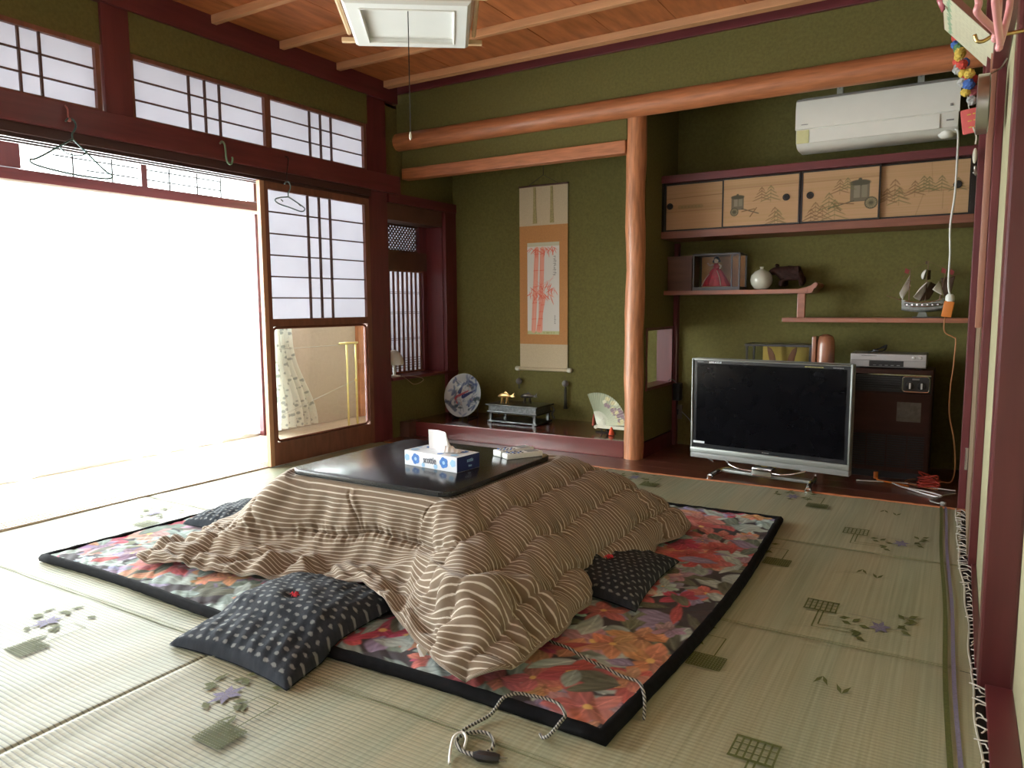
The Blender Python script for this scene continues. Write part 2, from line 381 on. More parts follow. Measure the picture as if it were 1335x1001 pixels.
m_paint = paintmat('painted_paper', .75); m_glaze = paintmat('painted_glaze', .15); m_print = paintmat('printed_cotton', .9, .3)
# ================================================================ THE SETTING
S = dict(kind='structure')
XL, XR, YF, YB, ZC = -3.66, 0.14, -0.6, 5.10, 2.60     # room: left wall, right wall, rear wall, alcove back wall, ceiling
# floors
fl = B().box(XL - .02, XR + .03, YF, 4.13, -.08, -.012).build('floor', m_tatami, **S)
for yb in (1.28, 3.2):                                      # black cloth borders of the straw mats, seen only beside the carpet
    pass
for a_, b_ in ((XL - .02, XL + .045), (.045, .100)):
    B().box(a_, b_, YF, 4.12, -.013, -.006).build('mat_border', m_tatami_edge, fl)
fw = B().box(XL, .2, 4.13, YB, -.08, -.02).build('floor', mat('floor_base_wood', (.05, .02, .015), .5), **S)
for i in range(6):
    y0 = 4.131 + i * .162
    B().box(XL + .0, XR, y0, y0 + .1605, -.02, 0).build('floor_board', m_floorw, fw, bevel=.001)
B().box(XL + .05, XR - .05, 4.118, 4.1305, -.02, .003).build('trim_1', m_orange, **S)
# veranda floor (boards) and outer walls
vf = B().box(-4.78, XL - .13, -.8, 5.4, -.1, -.03).build('floor', m_veranda, **S)
for i in range(9):
    x0 = -4.78 + i * .11
    B().box(x0, x0 + .1085, -.8, 5.4, -.03, -.004).build('floor_board', m_veranda, vf)
B().box(-4.9, XL, -.8, 5.4, 2.45, 2.5).build('ceiling', mat('veranda_ceiling', (.42, .30, .2), .7), **S)
B().box(-4.78, -4.68, 3.97, 4.98, 0, .86).build('wall_veranda', m_verwall, **S)
B().box(-4.80, -4.66, 3.97, 5.0, .86, .94).build('trim_2', m_brown, **S)
B().box(-4.78, -4.68, 3.97, 5.3, 2.12, 2.45).build('wall_veranda', m_verwall, **S)
w9 = B().box(-4.74, -4.70, 3.97, 4.98, .94, .97).box(-4.74, -4.70, 5.14, 5.3, .0, .03).box(-4.74, -4.70, 4.46, 4.49, .97, 2.12).build('window_9', m_brown, **S)
B().box(-4.722, -4.718, 3.97, 5.3, .97, 2.12).build('pane', m_glass, w9)
B().box(-4.80, -4.64, 4.98, 5.14, 0, 2.45).build('trim_3', m_orangev, **S)
B().box(-4.9, XL - .05, 5.3, 5.4, 0, 2.45).build('wall_veranda', m_verwall, **S)
B().box(-4.9, XL, -.9, -.8, 0, 2.45).build('wall_veranda', m_verwall, **S)
# outer veranda window: red header, posts, high glass with lattice outside, sill rail
B().box(-4.74, -4.62, -.8, 3.97, 1.705, 1.79).build('trim_4', m_lacqh, bevel=.003, **S)
B().box(-4.74, -4.62, -.8, 3.97, 2.12, 2.45).build('wall_veranda', m_verwall, **S)
wo = B()
for a_, b_, c_, e_ in ((3.87, 3.97, 0, 1.70), (3.87, 3.97, 1.795, 2.115), (1.95, 2.24, 1.795, 2.115), (-.8, -.7, 0, 1.70)): wo.box(-4.705, -4.625, a_, b_, c_, e_)
wo.build('trim_5', m_lacq, **S)
w6 = B().box(-4.71, -4.67, -.7, 3.87, -.003, .03).build('window_6', m_silver, **S)
for a_, b_ in ((2.24, 3.0), (3.04, 3.87), (-.7, 1.95)):
    B().box(-4.692, -4.688, a_, b_, 1.79, 2.12).build('pane', m_glass, w6)
for a_, b_ in ((-.7, .8), (.84, 2.35), (2.39, 3.87)):
    B().box(-4.692, -4.688, a_, b_, .03, 1.705).build('pane', m_glass, w6)
B().box(-4.71, -4.67, 3.0, 3.04, 1.79, 2.12).build('mullion', m_lacq, w6)
# decorative garden-side lattice outside the high glass
lat = B()
for yv in (2.62, 2.87, 3.28, 3.5, 3.7): lat.box(-4.79, -4.782, yv - .0045, yv + .0045, 1.80, 2.1)
for zz, a_, b_ in ((1.93, 2.5, 3.7), (1.865, 2.7, 3.7)): lat.box(-4.781, -4.775, a_, b_, zz - .004, zz + .004)
lat.build('lattice', m_black, w6)

# --- left wall (between room and veranda)
CP0, CP1 = 4.045, 4.25                                         # corner pillar
B().box(XL - .06, XL + .02, CP0, CP1, -.012, 2.5).build('trim_6', m_lacq, bevel=.003, **S)
B().box(XL - .07, XL + .03, 2.17, 2.31, 1.94, 2.5).build('trim_7', m_lacq, bevel=.003, **S)
B().box(XL - .07, XL + .03, -.6, -.45, 0, 2.5).build('trim_8', m_lacq, **S)
B().box(XL - .05, XL + .03, 2.31, CP0, 2.275, 2.47).build('wall_left', m_green, **S)
B().box(XL - .05, XL + .01, -.45, 2.17, 2.275, 2.47).build('wall_left', m_green, **S)
B().box(XL - .07, XL + .05, -.6, 4.36, 2.47, ZC).build('trim_9', m_lacqh, bevel=.003, **S)     # ceiling trim
# nageshi (proud rail) + kamoi (grooved head)
B().box(XL - .04, XL + .075, -.45, CP1 + .09, 1.82, 1.945).build('trim_10', m_lacqh, bevel=.004, **S)
km = B(); km.box(XL - .13, XL + .05, -.45, CP0, 1.775, 1.82)
for g in (XL - .10, XL - .045, XL + .01): km.box(g, g + .018, -.45, CP0, 1.757, 1.775)
km.build('trim_11', mat('grooved_head_rail', (.055, .022, .020), .5, scale=5, stretch=(.6, .6, 8)), **S)
# threshold with grooves
th = B(); th.box(XL - .14, XL + .0, -.45, CP0, -.012, .004)
for g in (XL - .125, XL - .09, XL - .055, XL - .02): th.box(g, g + .014, -.45, CP0, .004, .008)
th.build('trim_12', m_veranda, **S)

# --- shoji-paper transom windows (ranma)
def muntin_window(name, y0, y1, z0, z1, x, vy, hz, fr=.022, fm=None, pm=None, d=.03, lower=None):
    fm = fm or m_brown
    w = B(); w.box(x - d / 2, x + d / 2, y0, y1, z0, z0 + fr); w.box(x - d / 2, x + d / 2, y0, y1, z1 - fr, z1)
    w.box(x - d / 2, x + d / 2, y0, y0 + fr, z0 + fr, z1 - fr); w.box(x - d / 2, x + d / 2, y1 - fr, y1, z0 + fr, z1 - fr)
    o = w.build(name, fm, **S)
    B().box(x - .0105, x - .0095, y0 + fr, y1 - fr, z0 + fr, z1 - fr).build('paper_panel', m_paper, o)
    for v in vy: B().box(x - .009, x + .006, v - .0045, v + .0045, z0 + fr, z1 - fr).build('muntin', m_muntin, o)
    for h in hz: B().box(x - .009, x + .004, y0 + fr, y1 - fr, h - .0035, h + .0035).build('muntin', m_muntin, o)
    return o
zr0, zr1 = 1.945, 2.275; hzr = (1.96 + .096, 1.96 + .192)
muntin_window('window_1', 1.28, 2.16, zr0, zr1, XL, (1.70, 1.80, 1.90 - .01), (2.056, 2.156))
muntin_window('window_2', 2.31, 3.18, zr0, zr1, XL, (2.655, 2.755, 2.85), (2.056, 2.156))
muntin_window('window_3', 3.18, 4.045, zr0, zr1, XL, (3.53, 3.625, 3.72), (2.056, 2.156))
muntin_window('window_7', .42, 1.28, zr0, zr1, XL, (.75, .85, .95), (2.056, 2.156))
muntin_window('window_8', -.45, .42, zr0, zr1, XL, (-.1, 0, .1), (2.056, 2.156))

# --- snow-viewing shoji door: paper above, clear glass below
y0, y1, x = 3.085, 4.045, XL + .012
dr = B(); dr.box(x - .015, x + .015, y0, y0 + .032, .008, 1.757)
dr.build('door_1', mat('door_stile_wood', (.50, .27, .15), .45, var=.15, scale=5, stretch=(6, 6, .6)), **S)
f_ = B()
f_.box(x - .014, x + .014, y0 + .032, y0 + .062, .008, 1.757); f_.box(x - .014, x + .014, y1 - .045, y1, .008, 1.757)
f_.box(x - .014, x + .014, y0 + .062, y1 - .045, 1.712, 1.757); f_.box(x - .014, x + .014, y0 + .062, y1 - .045, .878, .925)
f_.box(x - .014, x + .014, y0 + .062, y1 - .045, .008, .15)
dd = WP['door_1']; dro = bpy.data.objects['door_1']
f_.build('door_frame', m_brown, dro)
B().box(x - .0105, x - .0095, y0 + .062, y1 - .045, .925, 1.712).build('paper_panel', m_paper, dro)
for v in (3.478, 3.578, 3.676): B().box(x - .009, x + .006, v - .0055, v + .0055, .925, 1.712).build('muntin', m_muntin, dro)
for k in range(5):
    h = .925 + .787 * (k + 1) / 6; B().box(x - .009, x + .004, y0 + .062, y1 - .045, h - .004, h + .004).build('muntin', m_muntin, dro)
g_ = B(); ya, yb_, za, zb = y0 + .062, y1 - .045, .15, .878
g_.box(x - .002, x + .002, ya, yb_, za, zb); g_.build('glass_pane', m_glass, dro)
# rounded-corner inner liner of the glass opening
g_ = B(); rr = .03
pts = []
for cx_, cz_, a0 in ((yb_ - rr - .008, zb - rr - .008, 0), (ya + rr + .008, zb - rr - .008, 90), (ya + rr + .008, za + rr + .008, 180), (yb_ - rr - .008, za + rr + .008, 270)):
    for k in range(5):
        a = math.radians(a0 + 22.5 * k); pts.append((x, cx_ + rr * math.cos(a), cz_ + rr * math.sin(a)))
g_.tube(pts, .008, 6, closed=True); g_.build('pane_beading', mat('dull_beading', (.16, .06, .04), .9, spec=.1), dro)

# --- ceiling: boards and battens
ce = B().box(XL - .05, .25, YF, 4.42, ZC + .012, ZC + .05).build('ceiling', mat('ceiling_backing', (.1, .05, .03), .8), **S)
bats = [4.235 - .4785 * k for k in range(11)]
bw = .392; proto_b = None
for k, yb_ in enumerate(bats[:-1]):
    ya = bats[k + 1]
    for j in range(-4, 7):
        xa = -2.24 + bw * j; xb = xa + bw; xa = max(xa, XL - .02); xb = min(xb, XR)
        if xb - xa < .02: continue
        dz = random.uniform(0, .0025)
        B().box(xa + .002, xb - .002, ya, yb_, ZC - .001 + dz, ZC + .010).build('ceiling_board', m_board, ce)
for k, yb_ in enumerate(bats):
    w_ = .018 if k else .03
    b_ = B().box(XL + .02, XR - .02, yb_ - w_, yb_ + w_, ZC - .045, ZC - .0005).build('ceiling_batten', m_batten, ce, bevel=.004)
B().box(XL + .02, XR, 4.375, 4.42, 2.548, ZC).build('trim_13', m_lacqh, bevel=.002, **S)

# --- alcove front: wall above beam, beam, toko post, hanging lintel
B().box(XL - .03, XR, 4.40, 4.47, 2.24, 2.578).build('wall_back', m_green, **S)
bm_ = B(); n = 20; path = [(XL - .02 + (XR - XL) * i / n, 4.41, 2.212) for i in range(n + 1)]
bm_.tube(path, [.064 + .0009 * math.sin(i * 2.3) for i in range(n + 1)], 20); bm_.build('trim_14', m_orange, smooth='auto', **S)
B().box(XL + .0, -1.85, 4.455, 4.485, 2.02, 2.26).build('wall_back', m_green, **S)
B().box(XL + .02, -1.845, 4.42, 4.50, 1.942, 2.022).build('trim_15', m_orange, bevel=.005, **S)
bp = B(); path = [(-1.79 + .0035 * math.sin(i * .9), 4.47 + .003 * math.cos(i * 1.3), -.02 + 2.2 * i / 16) for i in range(17)]
bp.tube(path, [.062 + .003 * math.sin(i * 1.9) for i in range(17)], 22); bp.build('trim_16', m_orangev, smooth='auto', **S)
# tokonoma: back wall, ceiling, raised floor and front board
B().box(-4.0, .25, YB, YB + .08, -.02, 2.6).build('wall_back', m_green, **S)
B().box(-4.0, .25, 4.47, YB, 2.36, 2.42).build('ceiling', mat('alcove_ceiling_wood', (.2, .1, .05), .6), **S)
B().box(XL + .09, -1.845, 4.44, 4.50, 0, .112).build('trim_17', mat('dark_red_front_board', (.14, .030, .028), .22, var=.1, scale=4, stretch=(.6, 6, 8), coat=.5), bevel=.004, **S)
B().box(XL + .0, -1.80, 4.50, YB, .0, .108).build('floor', m_deck, **S)
B().box(XL + .0, XL + .09, 4.36, 4.50, 0, .115).build('trim_18', m_muntin, **S)
# partition between the two alcoves with its low opening
X0, X1 = -1.835, -1.735
pw = B(); pw.box(X0, X1, 4.5, YB, .835, 2.36); pw.box(X0, X1, 4.5, YB, .108, .45); pw.box(X0, X1, 5.03, YB, .45, .835); pw.box(X0, X1, 4.5, 4.54, .45, .835)
pw.build('wall_partition', m_green, **S)
pf = B(); pf.box(X0 - .004, X1 + .006, 4.5, YB - .001, 0, .10); pf.box(X0 - .006, X1 + .008, 4.53, 5.04, .438, .458); pf.box(X0 - .006, X1 + .008, 4.53, 5.04, .83, .848)
pf.box(X0 - .005, X1 + .006, 5.02, 5.04, .458, .83); pf.box(X0 - .005, X1 + .006, 4.53, 4.55, .458, .83); pf.box(X1 - .01, X1 + .03, YB - .045, YB - .001, 0, 1.42)
pf.build('trim_19', m_lacq, **S)

# --- tokonoma side (left): writing-window with lattice and slatted shoji
xs = -3.85
sw = B()
sw.box(XL - .06, XL, 4.25, YB, .0, .44)
sw.build('wall_left', m_green, **S)
B().box(XL - .06, XL, 4.25, YB, 1.83, 2.47).build('wall_left', m_green, **S)
B().box(xs - .03, XL + .035, 4.25, YB, .44, .462).build('trim_20', m_lacqh, bevel=.003, **S)
B().box(XL - .06, XL + .03, 4.95, YB, .112, 1.83).build('trim_21', m_lacq, bevel=.003, **S)
B().box(xs - .03, XL - .0, 4.94, 4.96, .462, 1.83).build('trim_22', m_lacq, **S)
B().box(XL - .07, XL + .035, 4.25, YB, 1.76, 1.83).build('trim_23', m_lacqh, **S)
B().box(xs - .03, XL - .0, 4.25, 4.95, 1.64, 1.76).build('trim_24', m_muntin, **S)
B().box(xs - .02, xs + .03, 4.25, 4.95, 1.285, 1.43).build('trim_25', m_muntin, **S)
B().box(xs - .02, xs + .03, 4.845, 4.95, 1.43, 1.64).build('trim_26', m_lacq, **S)
B().box(xs - .02, xs + .03, 4.89, 4.95, .462, 1.285).build('trim_27', m_lacq, **S)
B().box(XL - .13, XL - .06, 4.22, 4.25, 0, 2.45).build('wall_left', m_beige, **S)
B().box(xs - .04, XL - .061, 4.25, YB, -.1, .439).build('wall_left', m_beige, **S)
B().box(xs - .04, XL - .07, 4.25, YB, 1.76, 2.45).build('wall_left', m_beige, **S)
B().box(xs - .04, XL - .061, 4.961, YB, .463, 1.76).build('wall_left', m_beige, **S)
# high diagonal lattice
w4 = B(); w4.box(xs - .015, xs + .015, 4.25, 4.845, 1.43, 1.442); w4.box(xs - .015, xs + .015, 4.25, 4.845, 1.628, 1.64); w4 = w4.build('window_4', m_muntin, **S)
B().box(xs - .012, xs - .011, 4.25, 4.845, 1.442, 1.628).build('paper_panel', m_paper, w4)
st = B(); h_ = .186
for k in range(-12, 34):
    yk = 4.25 + k * .036
    for sgn in (1, -1):
        a = (yk, 1.442) if sgn > 0 else (yk + h_, 1.442); b = (yk + h_, 1.628) if sgn > 0 else (yk, 1.628)
        # clip against the frame
        t0, t1 = 0., 1.; dy = b[0] - a[0]
        lo, hi = (4.252 - a[0]) / dy, (4.843 - a[0]) / dy
        if lo > hi: lo, hi = hi, lo
        t0, t1 = max(t0, lo), min(t1, hi)
        if t1 - t0 < .03: continue
        p = [(xs + .002 * sgn, a[0] + dy * t, a[1] + (b[1] - a[1]) * t) for t in (t0, t1)]
        st.tube(p, .0062, 4)
st.build('diagonal_lattice', m_muntin, w4, kind='stuff')
# slatted shoji
w5 = B(); w5.box(xs - .015, xs + .02, 4.25, 4.90, .462, .475); w5.box(xs - .015, xs + .02, 4.25, 4.90, 1.272, 1.285); w5.box(xs - .015, xs + .02, 4.43, 4.445, .475, 1.272)
w5 = w5.build('window_5', m_brown, **S)
B().box(xs - .012, xs - .011, 4.25, 4.89, .475, 1.272).build('paper_panel', m_paper, w5)
k = 0; yv = 4.27
while yv < 4.89:
    B().box(xs - .008, xs + .001, yv - .0095, yv + .0095, .475, 1.272).build('slat', m_brown, w5); yv += .056
for hz_ in (.50, .52, .54, .56, .58, .73, .742, .94, .952, 1.10, 1.112):
    B().box(xs - .010, xs - .004, 4.25, 4.89, hz_ - .002, hz_ + .002).build('muntin', m_muntin, w5)

# --- right side: wall, pillars, rails
XR = .161
B().box(XR, XR + .1, YF, 2.2, 0, 2.6).build('wall_right', m_beige, **S)
B().box(.096, XR + .1, 2.215, 3.34, 0, 2.6).build('wall_right', m_beige, **S)
B().box(.064, XR + .1, 3.34, 4.26, 0, 2.6).build('wall_right', mat('brown_beige_panel', (.22, .15, .09), .7), **S)
B().box(.036, XR, 4.261, YB, -.02, 2.42).build('wall_alcove_right', m_green, **S)
B().box(.030, .0635, 4.13, 4.26, -.02, 2.578).build('trim_28', m_lacq, bevel=.004, **S)
B().box(.069, .0955, 3.22, 3.335, -.012, 2.6).build('trim_30', m_lacq, bevel=.003, **S)
B().box(.083, XR, 2.20, 2.32, -.012, 2.6).build('trim_31', mat('glossy_red_post', (.095, .018, .020), .35, var=.12, scale=5, stretch=(6, 6, .6), coat=.3), bevel=.007, **S)
B().box(.079, .0955, 2.32, 3.22, -.012, .015).build('baseboard_right', m_lacqh, bevel=.003, **S)
B().box(.100, XR, YF, 2.2, -.012, .012).build('baseboard_right', m_lacqh, bevel=.003, **S)
B().box(.079, .16, YF, 2.2, 1.82, 1.945).build('trim_32', m_lacqh, bevel=.004, **S)
B().box(.050, .0955, 2.32, 3.21, 1.82, 1.945).build('trim_33', m_lacqh, bevel=.004, **S)
B().box(.035, .0635, 3.345, 4.12, 1.82, 1.945).build('trim_34', m_lacqh, bevel=.004, **S)
# rear wall; its paper window is added, unseen, to pass the fill light
rw = B(); rw.box(XL - .1, XR + .1, YF - .1, YF, 1.9, 2.6); rw.box(XL - .1, XR + .1, YF - .1, YF, -.08, .5); rw.box(XL - .1, -3.1, YF - .1, YF, .5, 1.9); rw.box(-.3, XR + .1, YF - .1, YF, .5, 1.9); rw.build('wall_rear', m_green, **S)
w10 = B(); w10.box(-3.1, -.3, YF - .06, YF - .02, .5, .54); w10.box(-3.1, -.3, YF - .06, YF - .02, 1.86, 1.9)
for k in range(5): w10.box(-3.1 + k * .6915, -3.066 + k * .6915, YF - .06, YF - .02, .54, 1.86)
w10 = w10.build('fill_window', m_brown, **S)
B().box(-3.1, -.3, YF - .045, YF - .044, .54, 1.86).build('paper_panel', m_paper, w10)
B().box(XL - .1, XL - .04, -.6, -.45, 0, 2.6).build('wall_rear', m_green, **S)
# ================================================================ RUSH CARPET
car = thing('rush_carpet', (-1.8, 2.2, 0), 'large pale green woven rush carpet with purple flower sprays covering the whole floor', 'carpet')
m_gr = mat('woven_green_rush', (.085, .095, .018), .8, var=.25, scale=200); m_pu = mat('woven_purple_rush', (.17, .15, .23), .8, var=.2, scale=200); m_gy = mat('woven_grey_rush', (.20, .20, .17), .8, var=.2, scale=200)
m_thread = mat('pale_seam_thread', (.20, .21, .11), .8)
edges = [4.118, 3.214, 2.281, 1.348, .415, -.52]
CX0, CX1 = XL + .008, .035
def edgef(y): return .052 - .029 * (y - 1.8) + .003 * np.sin(y * 5.1)
for k in range(5):
    yb_, ya = edges[k], edges[k + 1]
    nx = 90; xs_ = np.sort(np.concatenate([np.linspace(CX0, CX1, nx), -1.815 + np.linspace(-.02, .02, 13)])); ys_ = np.linspace(ya + .0015, yb_ - .0015, 40)
    X, Y = np.meshgrid(xs_, ys_, indexing='ij')
    edge = np.minimum(Y - ya, yb_ - Y); Z = -.0005 + .0 * X - .0035 * np.exp(-(edge / .008) ** 2)
    # the joint between two straw mats telegraphs through the carpet as a shallow crease
    Z += -.0045 * np.exp(-((X + 1.815) / .008) ** 2) + .0035 * np.exp(-((X + 1.79) / .02) ** 2) + .0012 * np.sin(X * 9 + Y * 4) + .001 * np.sin(X * 23 - Y * 7)
    X = X + edgef(Y) * np.clip((X + .9) / (CX1 + .9), 0, 1)
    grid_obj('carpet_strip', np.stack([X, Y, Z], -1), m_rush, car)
    sb = B(); 
    for o_ in (-.006, .006): sb.tube([(x_, ya + o_ + .003 * math.sin(x_ * 2.1), .0005) for x_ in np.linspace(CX0, CX1, 40)], .0009, 4)
    sb.build('seam', m_thread, car)
    # woven borders near the right edge
    for nm, xo, wd_, mm in (('green_stripe', -.054, .006, m_gr), ('purple_stripe', -.034, .005, m_pu)):
        q = B(); P = [(xo + .028 + edgef(y_), y_) for y_ in np.linspace(ya, yb_, 14)]
        q.add([(p[0] - wd_, p[1], .0028) for p in P] + [(p[0] + wd_, p[1], .0028) for p in P], [(i, i + 14, i + 15, i + 1) for i in range(13)]); q.build(nm, mm, car)
    # woven figures (flat weave, a hair above the ground weave); each figure is a part, copied from strip to strip
    if k == 0:
        H = .0036; figs = []
        def poly(b, pts): b.add([(u, v, H) for u, v in pts], [tuple(range(len(pts)))])
        def leaf(b, x, y, l, w, a):
            pts = [(0, 0), (.25, .26), (.45, .42), (.7, .22), (1, 0), (.7, -.18), (.45, -.40), (.25, -.2)]; c_, s_ = math.cos(a), math.sin(a)
            poly(b, [(x + (u * l) * c_ - (v * w) * s_, y + 1.5 * ((u * l) * s_ + (v * w) * c_)) for u, v in pts])
        def ln(b, x0, y0, x1, y1, w=.0022):
            d = Vector((x1 - x0, y1 - y0)); nn = Vector((-d.y, d.x)).normalized() * w; poly(b, [(x0 + nn.x, y0 + nn.y), (x1 + nn.x, y1 + nn.y), (x1 - nn.x, y1 - nn.y), (x0 - nn.x, y0 - nn.y)])
        def fig(name, b, m, spots):
            b.v = [v + Vector(WP[car.name]) for v in b.v]; o = b.build(name, m, car, kind='stuff'); o.location = (spots[0][0] - car.location.x, spots[0][1] - car.location.y, 0)
            for sx, sy in spots[1:]:
                c_ = o.copy(); C.objects.link(c_); c_.parent = car; WP[c_.name] = WP[car.name]; c_.location = (sx - car.location.x, sy - car.location.y, 0)
        spA = [(-.396, e + .222) for e in edges[1:5]]; spB = [(-.612 - .875 * n_, e + .585) for e in edges[1:5] for n_ in range(4)]
        spC = [(x_, e + y_) for e in edges[1:5] for x_, y_ in ((-.27, .70), (-1.475, .70), (-2.35, .70), (-.92, .22), (-1.78, .28))]; spD = [(a_ + .055, b_ - .075) for a_, b_ in spC]
        b = B()
        for i in range(7): ln(b, i * .0158, 0, i * .0158, .085, .0022)
        for v in (0, .085): ln(b, -.003, v, .098, v, .0045)
        for v in (.028, .057): ln(b, 0, v, .095, v, .0020)
        ln(b, .045, 0, .045, -.14); ln(b, .060, 0, .060, -.115); ln(b, .045, -.14, .17, -.13, .0016); ln(b, .06, -.115, .16, -.105, .0016)
        fig('woven_barred_box', b, m_gr, spA)
        b = B()
        for (u, v, a) in ((.11, -.03, .3), (.12, -.05, -.4), (.15, -.045, .9), (.17, -.06, -.2), (.15, -.12, .1), (.17, -.15, -.5), (.16, -.15, .8), (.275, .0, -.6), (.29, .02, .5), (.275, -.03, .9), (.285, -.04, -.5), (.27, .09, -.9), (.30, .075, .6), (.295, .06, -.3)): leaf(b, u, v, .034, .021, a)
        fig('woven_leaf_spray', b, m_gr, spA)
        b = B()
        for j in range(6): leaf(b, .228, -.045, .034, .019, j * PI / 3 + .3)
        fig('woven_purple_flower', b, m_pu, spA)
        b = B(); ln(b, .13, .02, .23, .01, .0014); ln(b, .23, .01, .23, -.04, .0014); fig('woven_grey_line', b, m_gy, spA)
        b = B()
        for i in range(11): ln(b, 0, i * .0078, .095, i * .0078, .0026)
        for i in range(13): ln(b, i * .0079, 0, i * .0079, .078, .0012)
        ln(b, .058, .08, .058, .205, .0018); ln(b, .058, .205, -.01, .205, .0014); ln(b, -.01, .205, -.01, .10, .0010)
        fig('woven_hatched_block', b, m_gr, spB)
        b = B()
        for j in range(6): leaf(b, -.09, .165, .038, .021, j * PI / 3 + .3)
        fig('woven_purple_flower', b, m_pu, spB)
        b = B()
        for (u, v, a) in ((-.17, .15, .8), (-.19, .17, .3), (-.18, .19, 1.6), (-.14, .22, .6), (-.12, .24, -.2), (-.13, .255, .9), (-.02, .16, -.5), (-.03, .135, .2), (-.05, .15, .5), (-.02, .25, .3), (-.11, .11, -.2)): leaf(b, u, v, .036, .020, a)
        fig('woven_leaf_spray', b, m_gr, spB)
        b = B()
        for sg in (1, -1): leaf(b, 0, 0, .038, .013, -PI / 2 + sg * .50)
        fig('woven_chevron', b, m_gr, spC)
        b = B()
        for sg in (1, -1): leaf(b, 0, 0, .038, .013, PI / 2 + sg * .50)
        fig('woven_chevron', b, m_gr, spD)
    # right-hand selvedge thread
    tb = B(); tb.tube([(CX1 + edgef(t_) + .003 * math.sin(t_ * 17 + k), t_, .002) for t_ in np.linspace(ya, yb_, 60)], .0028, 5); tb.build('knotted_edge', mat('pale_cotton', (.5, .48, .4), .9), car)
m_fr = mat('white_fringe_cotton', (.55, .52, .45), .9)
protos = []
for i in range(84):
    y_ = 4.06 - i * .0315 + random.uniform(-.008, .008)
    if i < 9:
        L_ = random.uniform(.030, .052); an = random.uniform(-.7, .5); pth = []
        for j in range(6):
            t_ = j / 5; pth.append((L_ * t_ * math.cos(an) + .006 * math.sin(t_ * 5 + i), L_ * t_ * math.sin(an) + .008 * math.sin(t_ * 4 + 2 * i), .003 + .006 * math.sin(t_ * PI) ))
        me = B().tube(pth, .0019, 5); 
        me.v = [v + Vector((CX1 + edgef(y_), y_, 0)) for v in me.v]
        o = me.build('fringe_strand', m_fr, car); protos.append((o, y_))
    else:
        o0, yy = protos[random.randrange(9)]; c = o0.copy(); C.objects.link(c); c.parent = car; WP[c.name] = WP['rush_carpet']
        c.location = (random.uniform(-.004, .002) + edgef(y_) - edgef(yy), y_ - yy, 0)

# ================================================================ FLORAL RUG
def rug_canvas(w, h):
    c = Canvas(w, h, .004, (.05, .042, .048))
    pal = [(.40, .085, .085), (.46, .15, .135), (.38, .06, .10), (.48, .23, .13), (.31, .20, .25), (.25, .21, .32), (.15, .19, .155), (.24, .30, .27), (.36, .42, .39), (.11, .115, .08), (.17, .185, .12), (.46, .27, .25)]
    R = random.Random(11)
    def blade(x, y, L, W, a, col, al=1):
        dx, dy = math.cos(a), math.sin(a)
        # filled pointed leaf drawn in a local window, lighter tip and a vein
        wn = c.win(min(x, x + L * dx) - W, max(x, x + L * dx) + W, min(y, y + L * dy) - W, max(y, y + L * dy) + W)
        if wn is None: return
        u = ((wn[4] - x) * dx + (wn[5] - y) * dy) / L; v = (-(wn[4] - x) * dy + (wn[5] - y) * dx) / W
        half = np.clip(np.sin(np.clip(u, 0, 1) * PI), 0, 1) ** .7; M = ((u > 0) & (u < 1)) * np.clip((half - np.abs(v)) * 5, 0, 1)
        sh = (.72 + .5 * np.clip(u, 0, 1))[..., None] * (1 + .14 * np.sin(v * 9 + u * 14))[..., None]
        c.put(wn, M, np.array(col) * sh); c.put(wn, (np.abs(v) < .07) * M * .5, np.array(col) * 1.7)
    for _ in range(700):       # foliage
        x, y = R.uniform(0, w), R.uniform(0, h); col = pal[R.choice([6, 7, 8, 8, 10, 5, 7, 9])]
        n = R.choice([1, 2, 3]); a = R.uniform(0, 6.28)
        for k in range(n): blade(x, y, R.uniform(.09, .20), R.uniform(.02, .045), a + k * .55, col)
    for _ in range(380):       # maple-like leaves and lilies
        x, y = R.uniform(0, w), R.uniform(0, h); q = R.random(); a = R.uniform(0, 6.28)
        if q < .62: col = pal[R.choice([0, 1, 1, 2, 0, 11, 3])]; n = 5; L = R.uniform(.07, .12)
        elif q < .82: col = pal[R.choice([4, 5])]; n = 6; L = R.uniform(.05, .09)
        else: col = pal[R.choice([3, 8, 11])]; n = 7; L = R.uniform(.04, .075)
        for k in range(n): blade(x, y, L * R.uniform(.8, 1.1), L * .30, a + k * 2 * PI / n * R.uniform(.93, 1.07), [q2 * R.uniform(.85, 1.15) for q2 in col])
        c.ell(x, y, L * .12, L * .12, 0, (.7, .45, .15) if R.random() < .4 else [q2 * .5 for q2 in col])
    for _ in range(330):
        x, y = R.uniform(0, w), R.uniform(0, h); blade(x, y, R.uniform(.08, .17), R.uniform(.016, .042), R.uniform(0, 6.28), pal[R.choice([6, 7, 8, 8, 9, 5, 0, 3])])
    return c
RX0, RX1, RY0, RY1 = -3.06, -.665, 1.475, 3.43
RW, RH = RX1 - RX0, RY1 - RY0
cv = rug_canvas(RW, RH)
rug = thing('floral_quilted_rug', ((RX0 + RX1) / 2, (RY0 + RY1) / 2, 0), 'large quilted rug printed with coral and lilac leaves, bound in black, under the low table', 'rug')
